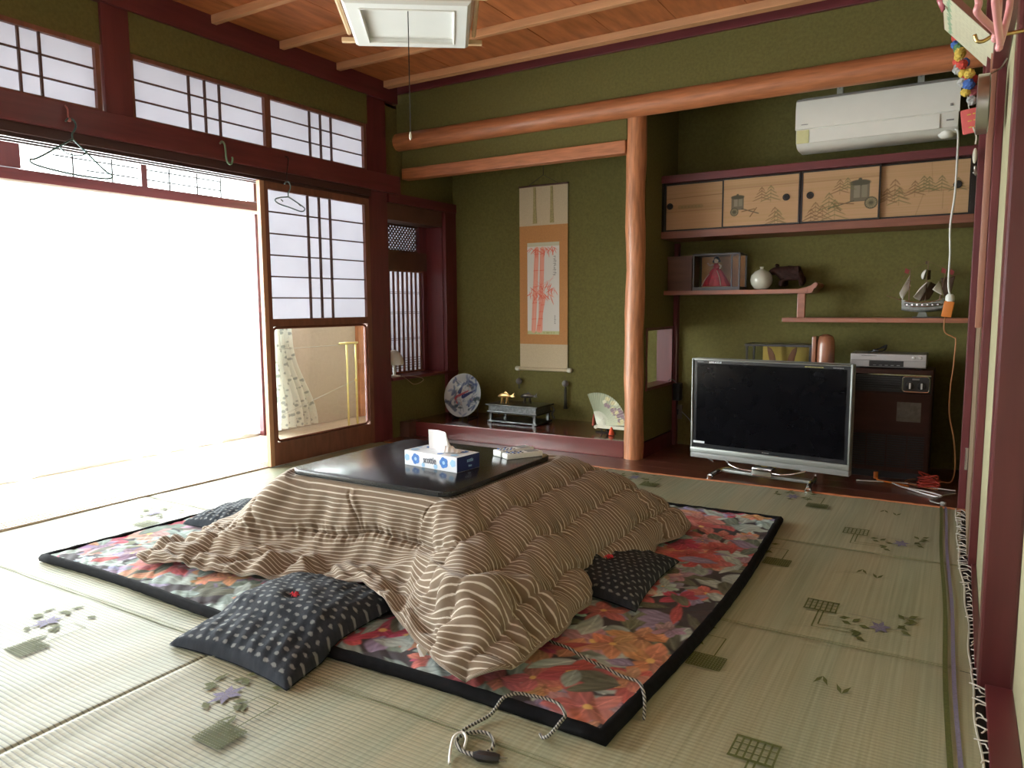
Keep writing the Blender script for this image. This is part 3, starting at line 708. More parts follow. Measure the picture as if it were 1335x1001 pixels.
def rugmap(X, Y):
    u, v = X / RW, Y / RH
    x = RX0 + X + .035 * np.sin(v * PI * 1.1) * u + (.02 * np.sin(v * 5)) * (1 - u) + .03 * v * (1 - u)
    y = RY0 + Y + .012 * np.sin(u * 9) * (1 - v) + .008 * np.sin(u * 14) * v
    # stitched quilting: shallow meandering furrows
    q = np.sin(X * 14 + 2.2 * np.sin(Y * 11)) * np.sin(Y * 15 + 2.0 * np.sin(X * 9 + 1))
    z = .020 + .0075 * np.sqrt(np.abs(q)) + .0018 * np.sin(X * 95 + 9 * np.sin(Y * 13)) * np.exp(-np.minimum(Y, np.minimum(RH - Y, RW - X)) / .2)
    return np.stack([x, y, z], -1)
cv.mesh('printed_cover', rugmap, m_print, rug)
ring = []
for t_ in np.linspace(0, 1, 60, endpoint=False): ring.append((t_ * RW, 0))
for t_ in np.linspace(0, 1, 50, endpoint=False): ring.append((RW, t_ * RH))
for t_ in np.linspace(1, 0, 60, endpoint=False): ring.append((t_ * RW, RH))
for t_ in np.linspace(1, 0, 50, endpoint=False): ring.append((0, t_ * RH))
rp_ = rugmap(np.array([[p[0] for p in ring]]), np.array([[p[1] for p in ring]]))[0]
cxr, cyr = (RX0 + RX1) / 2, (RY0 + RY1) / 2
bd = B(); n_ = len(ring); vs_ = []; prof = [(-.004, .026), (.006, .032), (.017, .030), (.025, .017), (.024, .004), (.012, .001), (-.01, .001)]
for p, q in zip(ring, rp_):
    ox = 1 if p[0] >= RW - 1e-6 else (-1 if p[0] <= 1e-6 else 0); oy = 1 if p[1] >= RH - 1e-6 else (-1 if p[1] <= 1e-6 else 0)
    for d_, z_ in prof: vs_.append((q[0] + ox * d_, q[1] + oy * d_, z_ + .0012 * math.sin(q[0] * 70 + q[1] * 60)))
k_ = len(prof)
bd.add(vs_, [(i * k_ + j, ((i + 1) % n_) * k_ + j, ((i + 1) % n_) * k_ + (j + 1) % k_, i * k_ + (j + 1) % k_) for i in range(n_) for j in range(k_)])
bd.build('black_binding', mat('black_quilted_binding', (.007, .007, .008), .9, var=.3, scale=40, bump=.4, spec=.12), rug, smooth=True)

# ================================================================ KOTATSU (low heated table)
TX0, TX1, TY0, TY1, TZ = -2.195, -1.43, 1.945, 2.685, .380
kt = thing('heated_low_table', ((TX0 + TX1) / 2, (TY0 + TY1) / 2, .03), 'low heated table with a black speckled glossy top, standing on the floral rug', 'table')
def rrect(x0, x1, y0, y1, r, n=7):
    pts = []
    for cx_, cy_, a0 in ((x1 - r, y1 - r, 0), (x0 + r, y1 - r, 90), (x0 + r, y0 + r, 180), (x1 - r, y0 + r, 270)):
        for k in range(n): a = math.radians(a0 + 90 * k / (n - 1)); pts.append((cx_ + r * math.cos(a), cy_ + r * math.sin(a)))
    return pts
m_top = mat('black_speckled_top', (.020, .021, .024), .20, var=.9, scale=330, detail=2, coat=.05, spec=.45)
B().prism(rrect(TX0, TX1, TY0, TY1, .055), 'z', TZ - .020, TZ).build('tabletop', m_top, kt, bevel=.003, smooth='auto')
fr_ = B(); 
for a_ in (TX0 + .04, TX1 - .07): fr_.box(a_, a_ + .03, TY0 + .04, TY1 - .04, .27, .33)
for a_ in (TY0 + .04, TY1 - .07): fr_.box(TX0 + .07, TX1 - .07, a_, a_ + .03, .27, .33)
fr_.build('table_frame', m_muntin, kt)
for a_ in (TX0 + .05, TX1 - .10):
    for b_ in (TY0 + .05, TY1 - .10): B().box(a_, a_ + .05, b_, b_ + .05, .031, .27).build('leg', m_muntin, kt)
B().box(-1.92, -1.70, 2.21, 2.42, .225, .27).build('heater_unit', m_gray, kt)

# ================================================================ KOTATSU QUILT
def crom(A, t):
    n = len(A); i = np.floor(t).astype(int); f = (t - i)[:, None] if A.ndim > 1 else (t - i)
    p0, p1, p2, p3 = A[(i - 1) % n], A[i % n], A[(i + 1) % n], A[(i + 2) % n]
    return .5 * ((2 * p1) + (-p0 + p2) * f + (2 * p0 - 5 * p1 + 4 * p2 - p3) * f ** 2 + (-p0 + 3 * p1 - 3 * p2 + p3) * f ** 3)
FR = [(0, .352), (.00, .27), (.07, .19), (.30, .10), (.66, .062), (1, .040)]
LF = [(0, .352), (.22, .31), (.45, .24), (.66, .16), (.86, .085), (1, .042)]
CN = [(0, .352), (.12, .29), (.28, .215), (.50, .150), (.76, .085), (1, .040)]
CO = [(0, .352), (.15, .300), (.36, .250), (.60, .185), (.84, .110), (1, .045)]
RT = [(0, .352), (.22, .315), (.48, .262), (.74, .188), (.93, .105), (1, .050)]
BR = [(0, .352), (.22, .315), (.48, .255), (.72, .172), (.90, .090), (1, .042)]
ST = [((-2.175, 1.965), (-2.66, 1.62), [(0, .352), (.12, .30), (.26, .215), (.42, .12), (.72, .07), (1, .036)]),
      ((-2.06, 1.95), (-2.36, 1.645), FR), ((-1.90, 1.95), (-2.08, 1.71), FR), ((-1.76, 1.95), (-1.80, 1.775), FR),
      ((-1.62, 1.95), (-1.60, 1.745), FR), ((-1.52, 1.95), (-1.40, 1.64), FR), ((-1.465, 1.96), (-1.20, 1.545), CN),
      ((-1.445, 1.975), (-1.01, 1.49), CO), ((-1.435, 2.01), (-.965, 1.67), CO), ((-1.432, 2.07), (-.975, 1.84), CO), ((-1.432, 2.16), (-1.00, 2.03), RT),
      ((-1.432, 2.27), (-1.065, 2.20), RT), ((-1.432, 2.38), (-1.085, 2.34), RT), ((-1.432, 2.48), (-1.01, 2.53), RT), ((-1.432, 2.58), (-1.00, 2.76), RT),
      ((-1.435, 2.66), (-.96, 3.02), BR), ((-1.47, 2.68), (-1.16, 3.12), BR), ((-1.62, 2.68), (-1.52, 3.10), BR), ((-1.85, 2.68), (-1.86, 3.08), BR), ((-2.06, 2.68), (-2.16, 3.06), BR),
      ((-2.175, 2.665), (-2.52, 2.98), LF), ((-2.19, 2.5), (-2.60, 2.62), LF), ((-2.19, 2.3), (-2.60, 2.32), LF), ((-2.19, 2.1), (-2.62, 1.98), LF)]
NS = len(ST); NU, NV = 840, 96
base_ = np.array([s[0] for s in ST]); hem = np.array([s[1] for s in ST]); pp = np.array([[q[0] for q in s[2]] for s in ST]); zz = np.array([[q[1] for q in s[2]] for s in ST])
# even arc-length sampling on the hem+base mean curve
tt = np.linspace(0, NS, 4000, endpoint=False); mid = crom(.4 * base_ + .6 * hem, tt); seg = np.hypot(*(np.roll(mid, -1, 0) - mid).T); cum = np.concatenate([[0], np.cumsum(seg)[:-1]]); Ltot = seg.sum()
us = np.linspace(0, Ltot, NU, endpoint=False); tu = np.interp(us, cum, tt)
Bc, Hc, Pc, Zc = crom(base_, tu), crom(hem, tu), crom(pp, tu), crom(zz, tu)
tv = np.linspace(0, 5, NV)
def cubic(A, t):      # open catmull along the drop
    A = np.concatenate([2 * A[:, :1] - A[:, 1:2], A, 2 * A[:, -1:] - A[:, -2:-1]], 1); i = np.minimum(np.floor(t).astype(int), 4); f = t - i
    p0, p1, p2, p3 = A[:, i], A[:, i + 1], A[:, i + 2], A[:, i + 3]
    return .5 * ((2 * p1) + (-p0 + p2) * f + (2 * p0 - 5 * p1 + 4 * p2 - p3) * f ** 2 + (-p0 + 3 * p1 - 3 * p2 + p3) * f ** 3)
PP, ZZ = cubic(Pc, tv), cubic(Zc, tv)
Pt = np.stack([Bc[:, None, 0] + (Hc - Bc)[:, None, 0] * PP, Bc[:, None, 1] + (Hc - Bc)[:, None, 1] * PP, ZZ], -1)
dd_ = np.sqrt((np.diff(Pt, axis=1) ** 2).sum(-1)); D = np.concatenate([np.zeros((NU, 1)), np.cumsum(dd_, 1)], 1)
dirn = (Hc - Bc) / np.linalg.norm(Hc - Bc, axis=1)[:, None]
def normals(P):
    a = np.roll(P, -1, 0) - np.roll(P, 1, 0); b = np.gradient(P, axis=1); n = np.cross(b, a); n /= np.linalg.norm(n, axis=-1, keepdims=True) + 1e-9
    return np.where((n[..., 0] * dirn[:, None, 0] + n[..., 1] * dirn[:, None, 1] + .6 * n[..., 2])[..., None] < 0, -n, n)
U = us[:, None] + 0 * D
def sm(a, b, x): t = np.clip((x - a) / (b - a), 0, 1); return t * t * (3 - 2 * t)
tn = (tu[:, None] + 0 * D); TV = tv[None, :] / 5 + 0 * D
front = sm(.0, .6, tn) * (1 - sm(5.6, 6.6, tn)) + sm(23.2, 23.9, tn)         # the front drop (facing the photographer)
F2 = Bc[:, None, :] + dirn[:, None, :] * D[..., None]
BIG = np.full_like(D, 9.0)
def seams(d, ks, sp, ok):
    m = BIG.copy()
    for k in ks: m = np.minimum(m, np.where(ok, np.abs(d - k * sp), 9.0))
    return m
wx = .007 * np.sin(F2[..., 1] * 19); wy = .006 * np.sin(F2[..., 0] * 17)
du = F2[..., 0] + 1.43 + wx; dl = -2.19 - F2[..., 0] + wx; db = F2[..., 1] - 2.685 + wy; df = 1.945 - F2[..., 1] + wy
sU = np.minimum(seams(du, (1, 2, 3, 4), .145, du > .05), seams(dl, (1, 2, 3), .16, dl > .05))
sV = np.minimum(seams(db, (1, 2, 3), .155, (db > .05)), seams(df, (1,), .150, (df > .05) & (F2[..., 0] < -1.43 + .150)))
sd = np.minimum(sU, sV); top_ = np.minimum(1, D / .03)
rnd = np.sqrt(np.clip(1 - (1 - np.minimum(np.minimum(sd, D + .012) / .062, 1)) ** 2, 0, 1))
loose = front * sm(.20, .27, D)
puff = .030 * rnd * top_ * (1 - .55 * loose)
al = np.where(sU < sV, F2[..., 1], F2[..., 0])
pk = np.exp(-(sd / .026) ** 2) * (np.sin(al * 2 * PI / .050 + 2 * np.sin(al * 11)) + .6 * np.sin(al * 2 * PI / .029 + 1)) * .0050 * sm(.05, .12, D)
ph = 0
rad = np.zeros_like(D)
for xk in (-1.875, -1.475): rad += -.012 * np.exp(-((F2[..., 0] - xk + .01 * np.sin(D * 30)) / .0055) ** 2) * (df > 0) * sm(.01, .03, D) * (1 - sm(.145, .155, D)) + .006 * np.exp(-((F2[..., 0] - xk - .02) / .012) ** 2) * (df > 0) * (1 - sm(.145, .155, D))
# soft vertical hanging folds and hem rumpling
fold = (.0055 * np.sin(U * 26 + 2 * np.sin(U * 5) + D * 4) + .004 * np.sin(U * 47 + D * 9)) * sm(.02, .1, D)
w2 = sm(.5, .85, TV); ff = sm(-.5, 1, tn) * (1 - sm(9.5, 11, tn)) + sm(22.5, 23.8, tn)
Xw, Yw = Pt[..., 0], Pt[..., 1]
wr = np.sin(17 * Xw + 26 * Yw + 3 * np.sin(9 * Xw - 4 * Yw)) * .014 + np.abs(np.sin(11 * Xw - 24 * Yw + 2.4 * np.sin(9 * Yw + 5 * Xw))) * .024 + .006 * np.sin(70 * Xw + 50 * Yw + 3 * np.sin(31 * Yw))
wr = wr * w2 * (.35 + .65 * np.clip(ff, 0, 1)) * (1 - .45 * sm(.93, 1, TV))
cf_ = sm(4.6, 5.4, tn) * (1 - sm(8.6, 9.6, tn)) * sm(.50, .72, TV)
wr = wr + cf_ * (.020 * np.abs(np.sin(13 * Xw - 17 * Yw + 1.5 * np.sin(9 * Yw))) + .010 * np.sin(31 * Xw + 12 * Yw + 2 * np.sin(14 * Yw)) - .008)
N_ = normals(Pt)
Q = Pt + N_ * (puff + pk + rad + fold + wr)[..., None]
# raised fold (flap) that sweeps from the front hem round the corner
flap = np.exp(-((TV - (.66 + .10 * np.sin(tn * .9))) / .085) ** 2) * sm(3.6, 4.8, tn) * (1 - sm(7.6, 9.0, tn))
Q[..., 2] += .045 * flap
lift = np.exp(-((tn - 4.1) / .8) ** 2) * sm(.7, 1, TV); Q[..., 2] += .055 * lift
Q[..., 2] = np.maximum(Q[..., 2], .036)
hemw = .010 * np.sin(U * 21 + 2 * np.sin(U * 8)) * sm(.8, 1, TV); Q[..., :2] += dirn[:, None, :] * hemw[..., None]
Q0 = Q[:, -1]; d3 = np.concatenate([dirn, np.zeros((NU, 1))], 1)
under = [Q0 + d3 * .006 - [0, 0, .008], Q0 - d3 * .004 - [0, 0, .014], Q0 - d3 * .05 - np.array([0, 0, 1]) * np.minimum(.010, Q0[:, 2] - .03)[:, None]]
for q in under: q[:, 2] = np.maximum(q[:, 2], .031)
inner = np.concatenate([(Bc - dirn * .06), np.full((NU, 1), .3565)], 1); Q[:, 0, 2] = .3565
Qa = np.concatenate([inner[:, None], Q] + [q[:, None] for q in under], 1)
hemc = np.stack([F2[:, -1, 0], np.full(NU, 100.5 * .015)], -1)[:, None]
Fa = np.concatenate([(Bc - dirn * .06)[:, None], F2] + [hemc] * 3, 1)
q_ = grid_obj('table_quilt', Qa, m_quilt, None, uv=Fa, wrap=True, label='puffy brown quilt with thin white stripes draped over the heated low table', cat='quilt')
B().tube([(x_, y_, .05 + .03 * k) for k, (x_, y_) in enumerate(((-1.215, 1.525), (-1.225, 1.512)))], [.012, .004], 4).build('care_tag', m_white, q_)

# ================================================================ FLOOR CUSHIONS
def cushion(cs, th, z0, name, label, tassel=True, zbase=None, rot=0):
    cs = [np.array(c) for c in cs]; n = 70
    u = np.linspace(-1, 1, n); U_, V_ = np.meshgrid(u, u, indexing='ij')
    a = (U_ + 1) / 2; b = (V_ + 1) / 2
    sag = 1 - .07 * (1 - V_ ** 2) * 1; 
    uu, vv = .5 + (a - .5) * (1 - .09 * (1 - (2 * b - 1) ** 2)), .5 + (b - .5) * (1 - .09 * (1 - (2 * a - 1) ** 2))
    XY = ((1 - uu) * (1 - vv))[..., None] * cs[0] + (uu * (1 - vv))[..., None] * cs[1] + (uu * vv)[..., None] * cs[2] + ((1 - uu) * vv)[..., None] * cs[3]
    e = (1 - U_ ** 2) * (1 - V_ ** 2); hgt = th * e ** .36
    hgt -= .018 * np.exp(-(U_ ** 2 + V_ ** 2) / .02) 
    wr = .004 * np.sin(U_ * 9 + V_ * 5) * np.sin(V_ * 8) + .003 * np.sin(U_ * 30 + 6 * V_) * (1 - e)
    zb = zbase(XY) if zbase else np.full_like(hgt, z0)
    top = np.concatenate([XY, (zb + .004 + np.maximum(hgt + wr * np.minimum(1, e * 4), 0))[..., None]], -1)
    bot = np.concatenate([XY, (zb + .0 * hgt)[..., None]], -1)
    sz = np.linalg.norm(cs[1] - cs[0])
    o = thing(name, (float(XY[..., 0].mean()), float(XY[..., 1].mean()), float(zb.min())), label, 'cushion')
    uvw = np.stack([U_ * .25 + rot, V_ * .25], -1)
    P2 = np.concatenate([top, bot[:, ::-1]], 1); uv2 = np.concatenate([uvw, uvw[:, ::-1]], 1)
    grid_obj('cushion_cover', P2, m_ikat, o, uv=uv2)
    if tassel:
        t_ = B(); c0 = top[n // 2, n // 2]
        for k in range(16):
            an = random.uniform(0, 6.28); l_ = random.uniform(.012, .022)
            t_.tube([c0 + np.array([0, 0, .002]), c0 + np.array([math.cos(an) * l_ * .5, math.sin(an) * l_ * .5, .015]), c0 + np.array([math.cos(an) * l_, math.sin(an) * l_, .009])], .0018, 4)
        t_.build('red_thread_tuft', mat('red_thread', (.60, .03, .05), .8), o)
    return o
def zb1(XY): return .004 + .032 * sm(1.40, 1.50, XY[..., 1])
cushion([(-1.96, 1.26), (-1.455, 1.255), (-1.50, 1.80), (-2.00, 1.80)], .082, 0, 'floor_cushion', 'dark indigo flecked floor cushion with red tuft, half off the rug at the front', zbase=zb1)
cushion([(-1.25, 2.17), (-.83, 2.11), (-.86, 2.62), (-1.27, 2.66)], .062, .036, 'floor_cushion', 'dark flecked floor cushion half under the right side of the quilt', rot=.01)
cushion([(-2.93, 1.98), (-2.50, 1.97), (-2.50, 2.42), (-2.93, 2.42)], .075, .036, 'floor_cushion', 'dark flecked floor cushion behind the quilt at the window side of the rug', rot=.02)

# ================================================================ BRAIDED CORD
m_cord = None
def braid():
    m, t, N, L, P = nt('black_white_braided_cord'); tc = N.new('ShaderNodeTexCoord'); nz = N.new('ShaderNodeTexWave'); nz.inputs['Scale'].default_value = 55; nz.bands_direction = 'DIAGONAL'
    L.new(tc.outputs['Object'], nz.inputs['Vector']); rp = N.new('ShaderNodeValToRGB'); e = rp.color_ramp.elements; e[0].position = .4; e[0].color = (.02, .02, .02, 1); e[1].position = .55; e[1].color = (.40, .38, .33, 1)
    L.new(nz.outputs[0], rp.inputs[0]); L.new(rp.outputs[0], P.inputs['Base Color']); P.inputs['Roughness'].default_value = .8; return m
m_cord = braid()
def smooth_path(P, n=10, closed=False):
    P = [np.array(p, float) for p in P]; out = []
    Q_ = [2 * P[0] - P[1]] + P + [2 * P[-1] - P[-2]]
    for i in range(1, len(Q_) - 2):
        for k in range(n):
            f = k / n; p0, p1, p2, p3 = Q_[i - 1:i + 3]
            out.append(.5 * ((2 * p1) + (-p0 + p2) * f + (2 * p0 - 5 * p1 + 4 * p2 - p3) * f ** 2 + (-p0 + 3 * p1 - 3 * p2 + p3) * f ** 3))
    out.append(P[-1]); return [tuple(p) for p in out]
crd = None
CORD1 = [(-.99, 1.80, .045), (-.958, 1.792, .038), (-.898, 1.778, .040), (-.828, 1.748, .038), (-.77, 1.729, .040), (-.712, 1.712, .038), (-.661, 1.700, .041), (-.634, 1.665, .042), (-.618, 1.636, .030), (-.606, 1.60, .006)]
CORD2 = [(-.791, 1.420, .006), (-.776, 1.408, .008), (-.758, 1.408, .022), (-.744, 1.43, .044), (-.749, 1.465, .043), (-.783, 1.502, .040), (-.822, 1.510, .040), (-.864, 1.503, .040), (-.892, 1.494, .042), (-.913, 1.455, .044), (-.930, 1.425, .012), (-.945, 1.38, .007), (-.953, 1.34, .007), (-.945, 1.30, .007), (-.915, 1.272, .008), (-.879, 1.275, .009), (-.856, 1.306, .007), (-.870, 1.341, .006), (-.895, 1.359, .006), (-.921, 1.351, .007), (-.939, 1.318, .012), (-.934, 1.285, .014), (-.905, 1.267, .012), (-.873, 1.264, .012)]
PLUG = ((-.873, 1.264, .014), (-.818, 1.284, .012)); TIE = [(-.908, 1.222, .006), (-.930, 1.256, .010), (-.944, 1.289, .020), (-.937, 1.311, .022), (-.918, 1.301, .020), (-.909, 1.278, .008)]
crd = B().tube(smooth_path(CORD1, 9), .0042, 7).tube(smooth_path(CORD2, 9), .0042, 7).build('power_cord', m_cord, kt, smooth=True, label='black and white braided power cord looped at the rug corner')
pl = PLUG
d_ = (Vector(pl[1]) - Vector(pl[0])).normalized()
B().tube([pl[0], Vector(pl[0]) + d_ * .012, Vector(pl[0]) + d_ * .045, pl[1]], [.007, .012, .012, .009], 8).build('plug', m_black, crd, smooth='auto')
s2 = d_.cross(Vector((0, 0, 1))) * .006
for sg in (1, -1): B().tube([Vector(pl[1]) + s2 * sg, Vector(pl[1]) + s2 * sg + d_ * .016], .0022, 4).build('prong', m_silver, crd)
B().tube(smooth_path(TIE, 8), .0035, 6).build('white_cable_tie', m_white, crd, smooth=True)
# ================================================================ ON THE TABLE
Rt = Matrix.Translation((-1.848, 2.226, TZ)) @ Matrix.Rotation(math.radians(-5.8), 4, 'Z')
tb = thing('tissue_box', tuple(Rt @ Vector((.138, .07, 0))), 'white and blue flower printed tissue box with a tissue pulled up, on the low table', 'tissue box')
bw_, bd_, bh_ = .272, .132, .058
m_card = mat('white_printed_card', (.70, .73, .76), .45, var=.02); m_navy = mat('navy_printed_card', (.012, .025, .13), .4, var=.05); m_blue = mat('blue_flower_print', (.03, .16, .50), .45, var=.25, scale=90); m_pale = mat('pale_blue_print', (.30, .52, .72), .45, var=.12)
B(Rt).box(0, bw_, 0, bd_, 0, bh_).build('box_body', m_card, tb, bevel=.001)
B(Rt).box(bw_ + .0001, bw_ + .0011, .001, bd_ - .001, .001, bh_ - .001).build('navy_end_panel', m_navy, tb, label='navy blue printed end of the box')
def flowerM(b, cx_, cz_, r, face='front'):
    pts = []
    for k in range(40):
        a = 2 * PI * k / 40; q = r * (1 + .16 * abs(math.sin(2.5 * a)) - .12); pts.append((cx_ + q * math.cos(a), cz_ + q * math.sin(a)))
    if face == 'front': b.add([(p[0], -.0006, p[1]) for p in pts], [tuple(range(40))])
    else: b.add([(p[0], p[1], bh_ + .0006) for p in pts], [tuple(range(40))])
for cx_, cz_, r, mm in ((.060, .029, .021, m_blue), (.207, .031, .021, m_blue), (.014, .030, .0135, m_pale), (.253, .034, .014, m_pale), (.10, .010, .009, m_pale), (.165, .011, .010, m_pale)):
    q = B(Rt); flowerM(q, cx_, cz_, r); q.build('printed_flower', mm, tb)
    if mm is m_blue:
        q = B(Rt); pts = [(cx_ + .007 * math.cos(2 * PI * k / 12), cz_ + .007 * math.sin(2 * PI * k / 12)) for k in range(12)]; q.add([(p[0], -.0010, p[1]) for p in pts], [tuple(range(12))]); q.build('flower_centre', m_pale, tb)
for cx_, cy_, r, mm in ((.03, .03, .018, m_pale), (.05, .10, .020, m_blue), (.22, .10, .020, m_blue), (.235, .03, .016, m_pale), (.17, .022, .013, m_blue), (.012, .075, .01, m_pale)):
    q = B(Rt); flowerM(q, cx_, cy_, r, 'top'); q.build('printed_flower', mm, tb)
mt = Rt @ Matrix.Translation((.134, -.0012, .031)) @ Matrix.Rotation(PI / 2, 4, 'X') @ Matrix.Diagonal((.72, 1.15, 1, 1))
text_obj('lettering', 'scottie', .034, mt, mat('grey_print', (.12, .13, .17), .5), tb)
me_ = Rt @ Matrix.Translation((bw_ + .0016, .075, .038)) @ Matrix.Rotation(PI / 2, 4, 'Z') @ Matrix.Rotation(PI / 2, 4, 'X') @ Matrix.Diagonal((.6, 1, 1, 1))
text_obj('lettering', 'scottie', .022, me_, m_pale, tb)
me_ = Rt @ Matrix.Translation((bw_ + .0016, .075, .017)) @ Matrix.Rotation(PI / 2, 4, 'Z') @ Matrix.Rotation(PI / 2, 4, 'X') @ Matrix.Diagonal((.6, 1, 1, 1))
text_obj('lettering', 'tissue', .014, me_, m_pale, tb)
def m_tissue_():
    m, t, N, L, P = nt('soft_tissue'); P.inputs['Base Color'].default_value = (.86, .87, .88, 1); P.inputs['Roughness'].default_value = .9; P.inputs['Subsurface Weight'].default_value = .0
    nz = N.new('ShaderNodeTexNoise'); nz.inputs['Scale'].default_value = 80; bn = N.new('ShaderNodeBump'); bn.inputs['Strength'].default_value = .2; L.new(nz.outputs[0], bn.inputs['Height']); L.new(bn.outputs[0], P.inputs['Normal']); return m
m_tis = m_tissue_()
n = 26; a = np.linspace(0, 1, n); Ug, Vg = np.meshgrid(a, a, indexing='ij')
x_ = .070 + .140 * Ug - .012 * Vg * (1 - Ug) + .028 * Vg * Ug * (1 - Vg); y_ = .066 + .012 * np.sin(Ug * 7) * (1 - .3 * Vg) + .010 * Vg
z_ = bh_ - .002 + .078 * Vg * (1 - .70 * sm(.62, .98, Ug)) ; x_ = x_ - .030 * Vg * sm(.6, 1, Ug)
Pm = np.stack([x_, y_, z_], -1); Rn = np.array(Rt); Pm = Pm @ Rn[:3, :3].T + Rn[:3, 3]
grid_obj('tissue_sheet', Pm, m_tis, tb)
x2 = .15 + .075 * Ug; y2 = .045 + .05 * Vg - .01 * np.sin(Ug * 5); z2 = bh_ + .002 + .026 * np.sin(PI * Vg) * (1 - Ug) ** .8 + .003 * np.sin(Ug * 14 + Vg * 5) ** 2
Pm = np.stack([x2, y2, z2], -1) @ Rn[:3, :3].T + Rn[:3, 3]; grid_obj('tissue_fold', Pm, m_tis, tb)

def remote(name, c, ang, L_, W_, Hh, label, mc, nb):
    M = Matrix.Translation((c[0], c[1], TZ)) @ Matrix.Rotation(ang, 4, 'Z')
    r = thing(name, (c[0], c[1], TZ), label, 'remote control')
    B(M).box(-L_ / 2, L_ / 2, -W_ / 2, W_ / 2, 0, Hh).build('remote_body', mc, r, bevel=.005, smooth='auto')
    B(M).box(L_ * .1, L_ / 2 - .015, -W_ / 2 + .008, W_ / 2 - .008, Hh, Hh + .0012).build('display', m_gray, r)
    for i in range(nb):
        for j in range(3):
            if i * 3 + j > 10: break
            B(M).lathe([(.0045, 0), (.0045, .0025), (.003, .0032)], (-L_ / 2 + .02 + i * .018, -W_ / 2 + W_ * (j + .5) / 3, Hh), 10).build('button', (m_gray, m_navy, m_blue)[(i + j) % 3], r)
remote('remote_control', (-1.575, 2.605), math.radians(66), .17, .058, .026, 'white remote control with small display on the low table, farther from the tissue box edge', m_white, 4)
remote('remote_control', (-1.515, 2.575), math.radians(58), .165, .050, .022, 'rounded cream remote control lying nearest the right table edge', m_white, 4)

# ================================================================ TELEVISION
A_ = math.radians(-7.2); TVc = (-.905, 4.262)
Mt = Matrix.Translation((TVc[0], TVc[1], 0)) @ Matrix.Rotation(A_, 4, 'Z')
tv_ = thing('television', (TVc[0], TVc[1] , 0.0), 'flat television with grey frame and dark screen on chrome feet on the alcove floor', 'television')
m_bez = mat('silver_grey_bezel', (.27, .28, .26), .4, .5, var=.05); m_scr = mat('dark_screen', (.003, .003, .004), .16, var=.1, spec=.12); m_bzb = mat('black_glossy_bezel', (.02, .021, .024), .2, var=.1)
w2_ = .447; z0_, z1_ = .090, .682
q = B(Mt); q.box(-w2_, -w2_ + .010, -.03, .03, z0_ + .06, z1_); q.box(w2_ - .010, w2_, -.03, .03, z0_ + .06, z1_); q.box(-w2_ + .01, w2_ - .01, -.03, .03, z1_ - .010, z1_)
q.build('frame', m_bez, tv_, bevel=.003, smooth='auto')
B(Mt).box(-w2_ + .01, w2_ - .01, -.022, .03, z0_ + .062, z1_ - .01).build('bezel', m_bzb, tv_)
B(Mt).box(-w2_ + .030, w2_ - .030, -.0235, -.0215, z0_ + .085, z1_ - .028).build('screen', m_scr, tv_)
B(Mt).box(-w2_, w2_, -.034, .03, z0_ + .030, z0_ + .062).build('speaker_bar', m_bez, tv_, bevel=.004, smooth='auto')
B(Mt).box(-w2_, w2_, -.030, .03, z0_, z0_ + .030).build('lower_trim', m_gray, tv_, bevel=.004, smooth='auto')
B(Mt).box(-w2_ + .05, w2_ - .05, .03, .085, z0_ + .05, z1_ - .06).build('rear_housing', m_black, tv_, bevel=.01)
B(Mt).box(-w2_ + .015, -w2_ + .085, -.0245, -.0236, z0_ + .088, z0_ + .100).build('energy_sticker', m_card, tv_)
def marks(n, x0, z0, w, h, m, name='printed_marks', gap=.35, seed=1):
    R = random.Random(seed); q = B(Mt)
    for k in range(n):
        x = x0 + k * w * (1 + gap); q.box(x, x + w, -.0232, -.0226, z0, z0 + h * .28); q.box(x, x + w * .35, -.0232, -.0226, z0, z0 + h)
        q.box(x, x + w, -.0232, -.0226, z0 + h * R.choice([.45, .72]), z0 + h * R.choice([.85, 1.0]))
    q.build(name, m, tv_)
marks(9, -w2_ + .105, z1_ - .025, .0062, .010, m_card, seed=2)
marks(8, -w2_ + .032, z1_ - .022, .0035, .005, m_gray, seed=3)
marks(16, w2_ - .245, z1_ - .024, .0045, .005, mat('yellow_print', (.45, .40, .10), .5), seed=4)
marks(10, w2_ - .10, z1_ - .024, .0040, .005, m_gray, seed=5)
marks(7, -.018, z0_ + .070, .0042, .006, m_gray, seed=6)
# stand: central post, cross bar and two runner feet with curved chrome braces
B(Mt).box(-.055, .055, -.075, .02, .035, .082).build('stand_post', m_chrome, tv_, bevel=.006, smooth='auto')
B(Mt).box(-.25, .25, -.03, .03, .022, .040).build('stand_bar', m_bez, tv_, bevel=.006, smooth='auto')
for sg in (-1, 1):
    f_ = B(Mt); f_.tube(smooth_path([(sg * .23, .14, .016), (sg * .25, .04, .024), (sg * .262, -.06, .026), (sg * .275, -.135, .014)], 5), .015, 10)
    f_.build('foot', m_chrome, tv_, smooth='auto')
    B(Mt).lathe([(.020, 0), (.021, .012), (.012, .02)], (sg * .276, -.135, 0), 16).build('foot_pad', m_chrome, tv_, smooth='auto')
    B(Mt).tube(smooth_path([(sg * .05, -.06, .060), (sg * .12, -.07, .062), (sg * .19, -.055, .078), (sg * .23, -.02, .092)], 6), .006, 6).build('chrome_brace', m_chrome, tv_, smooth=True)

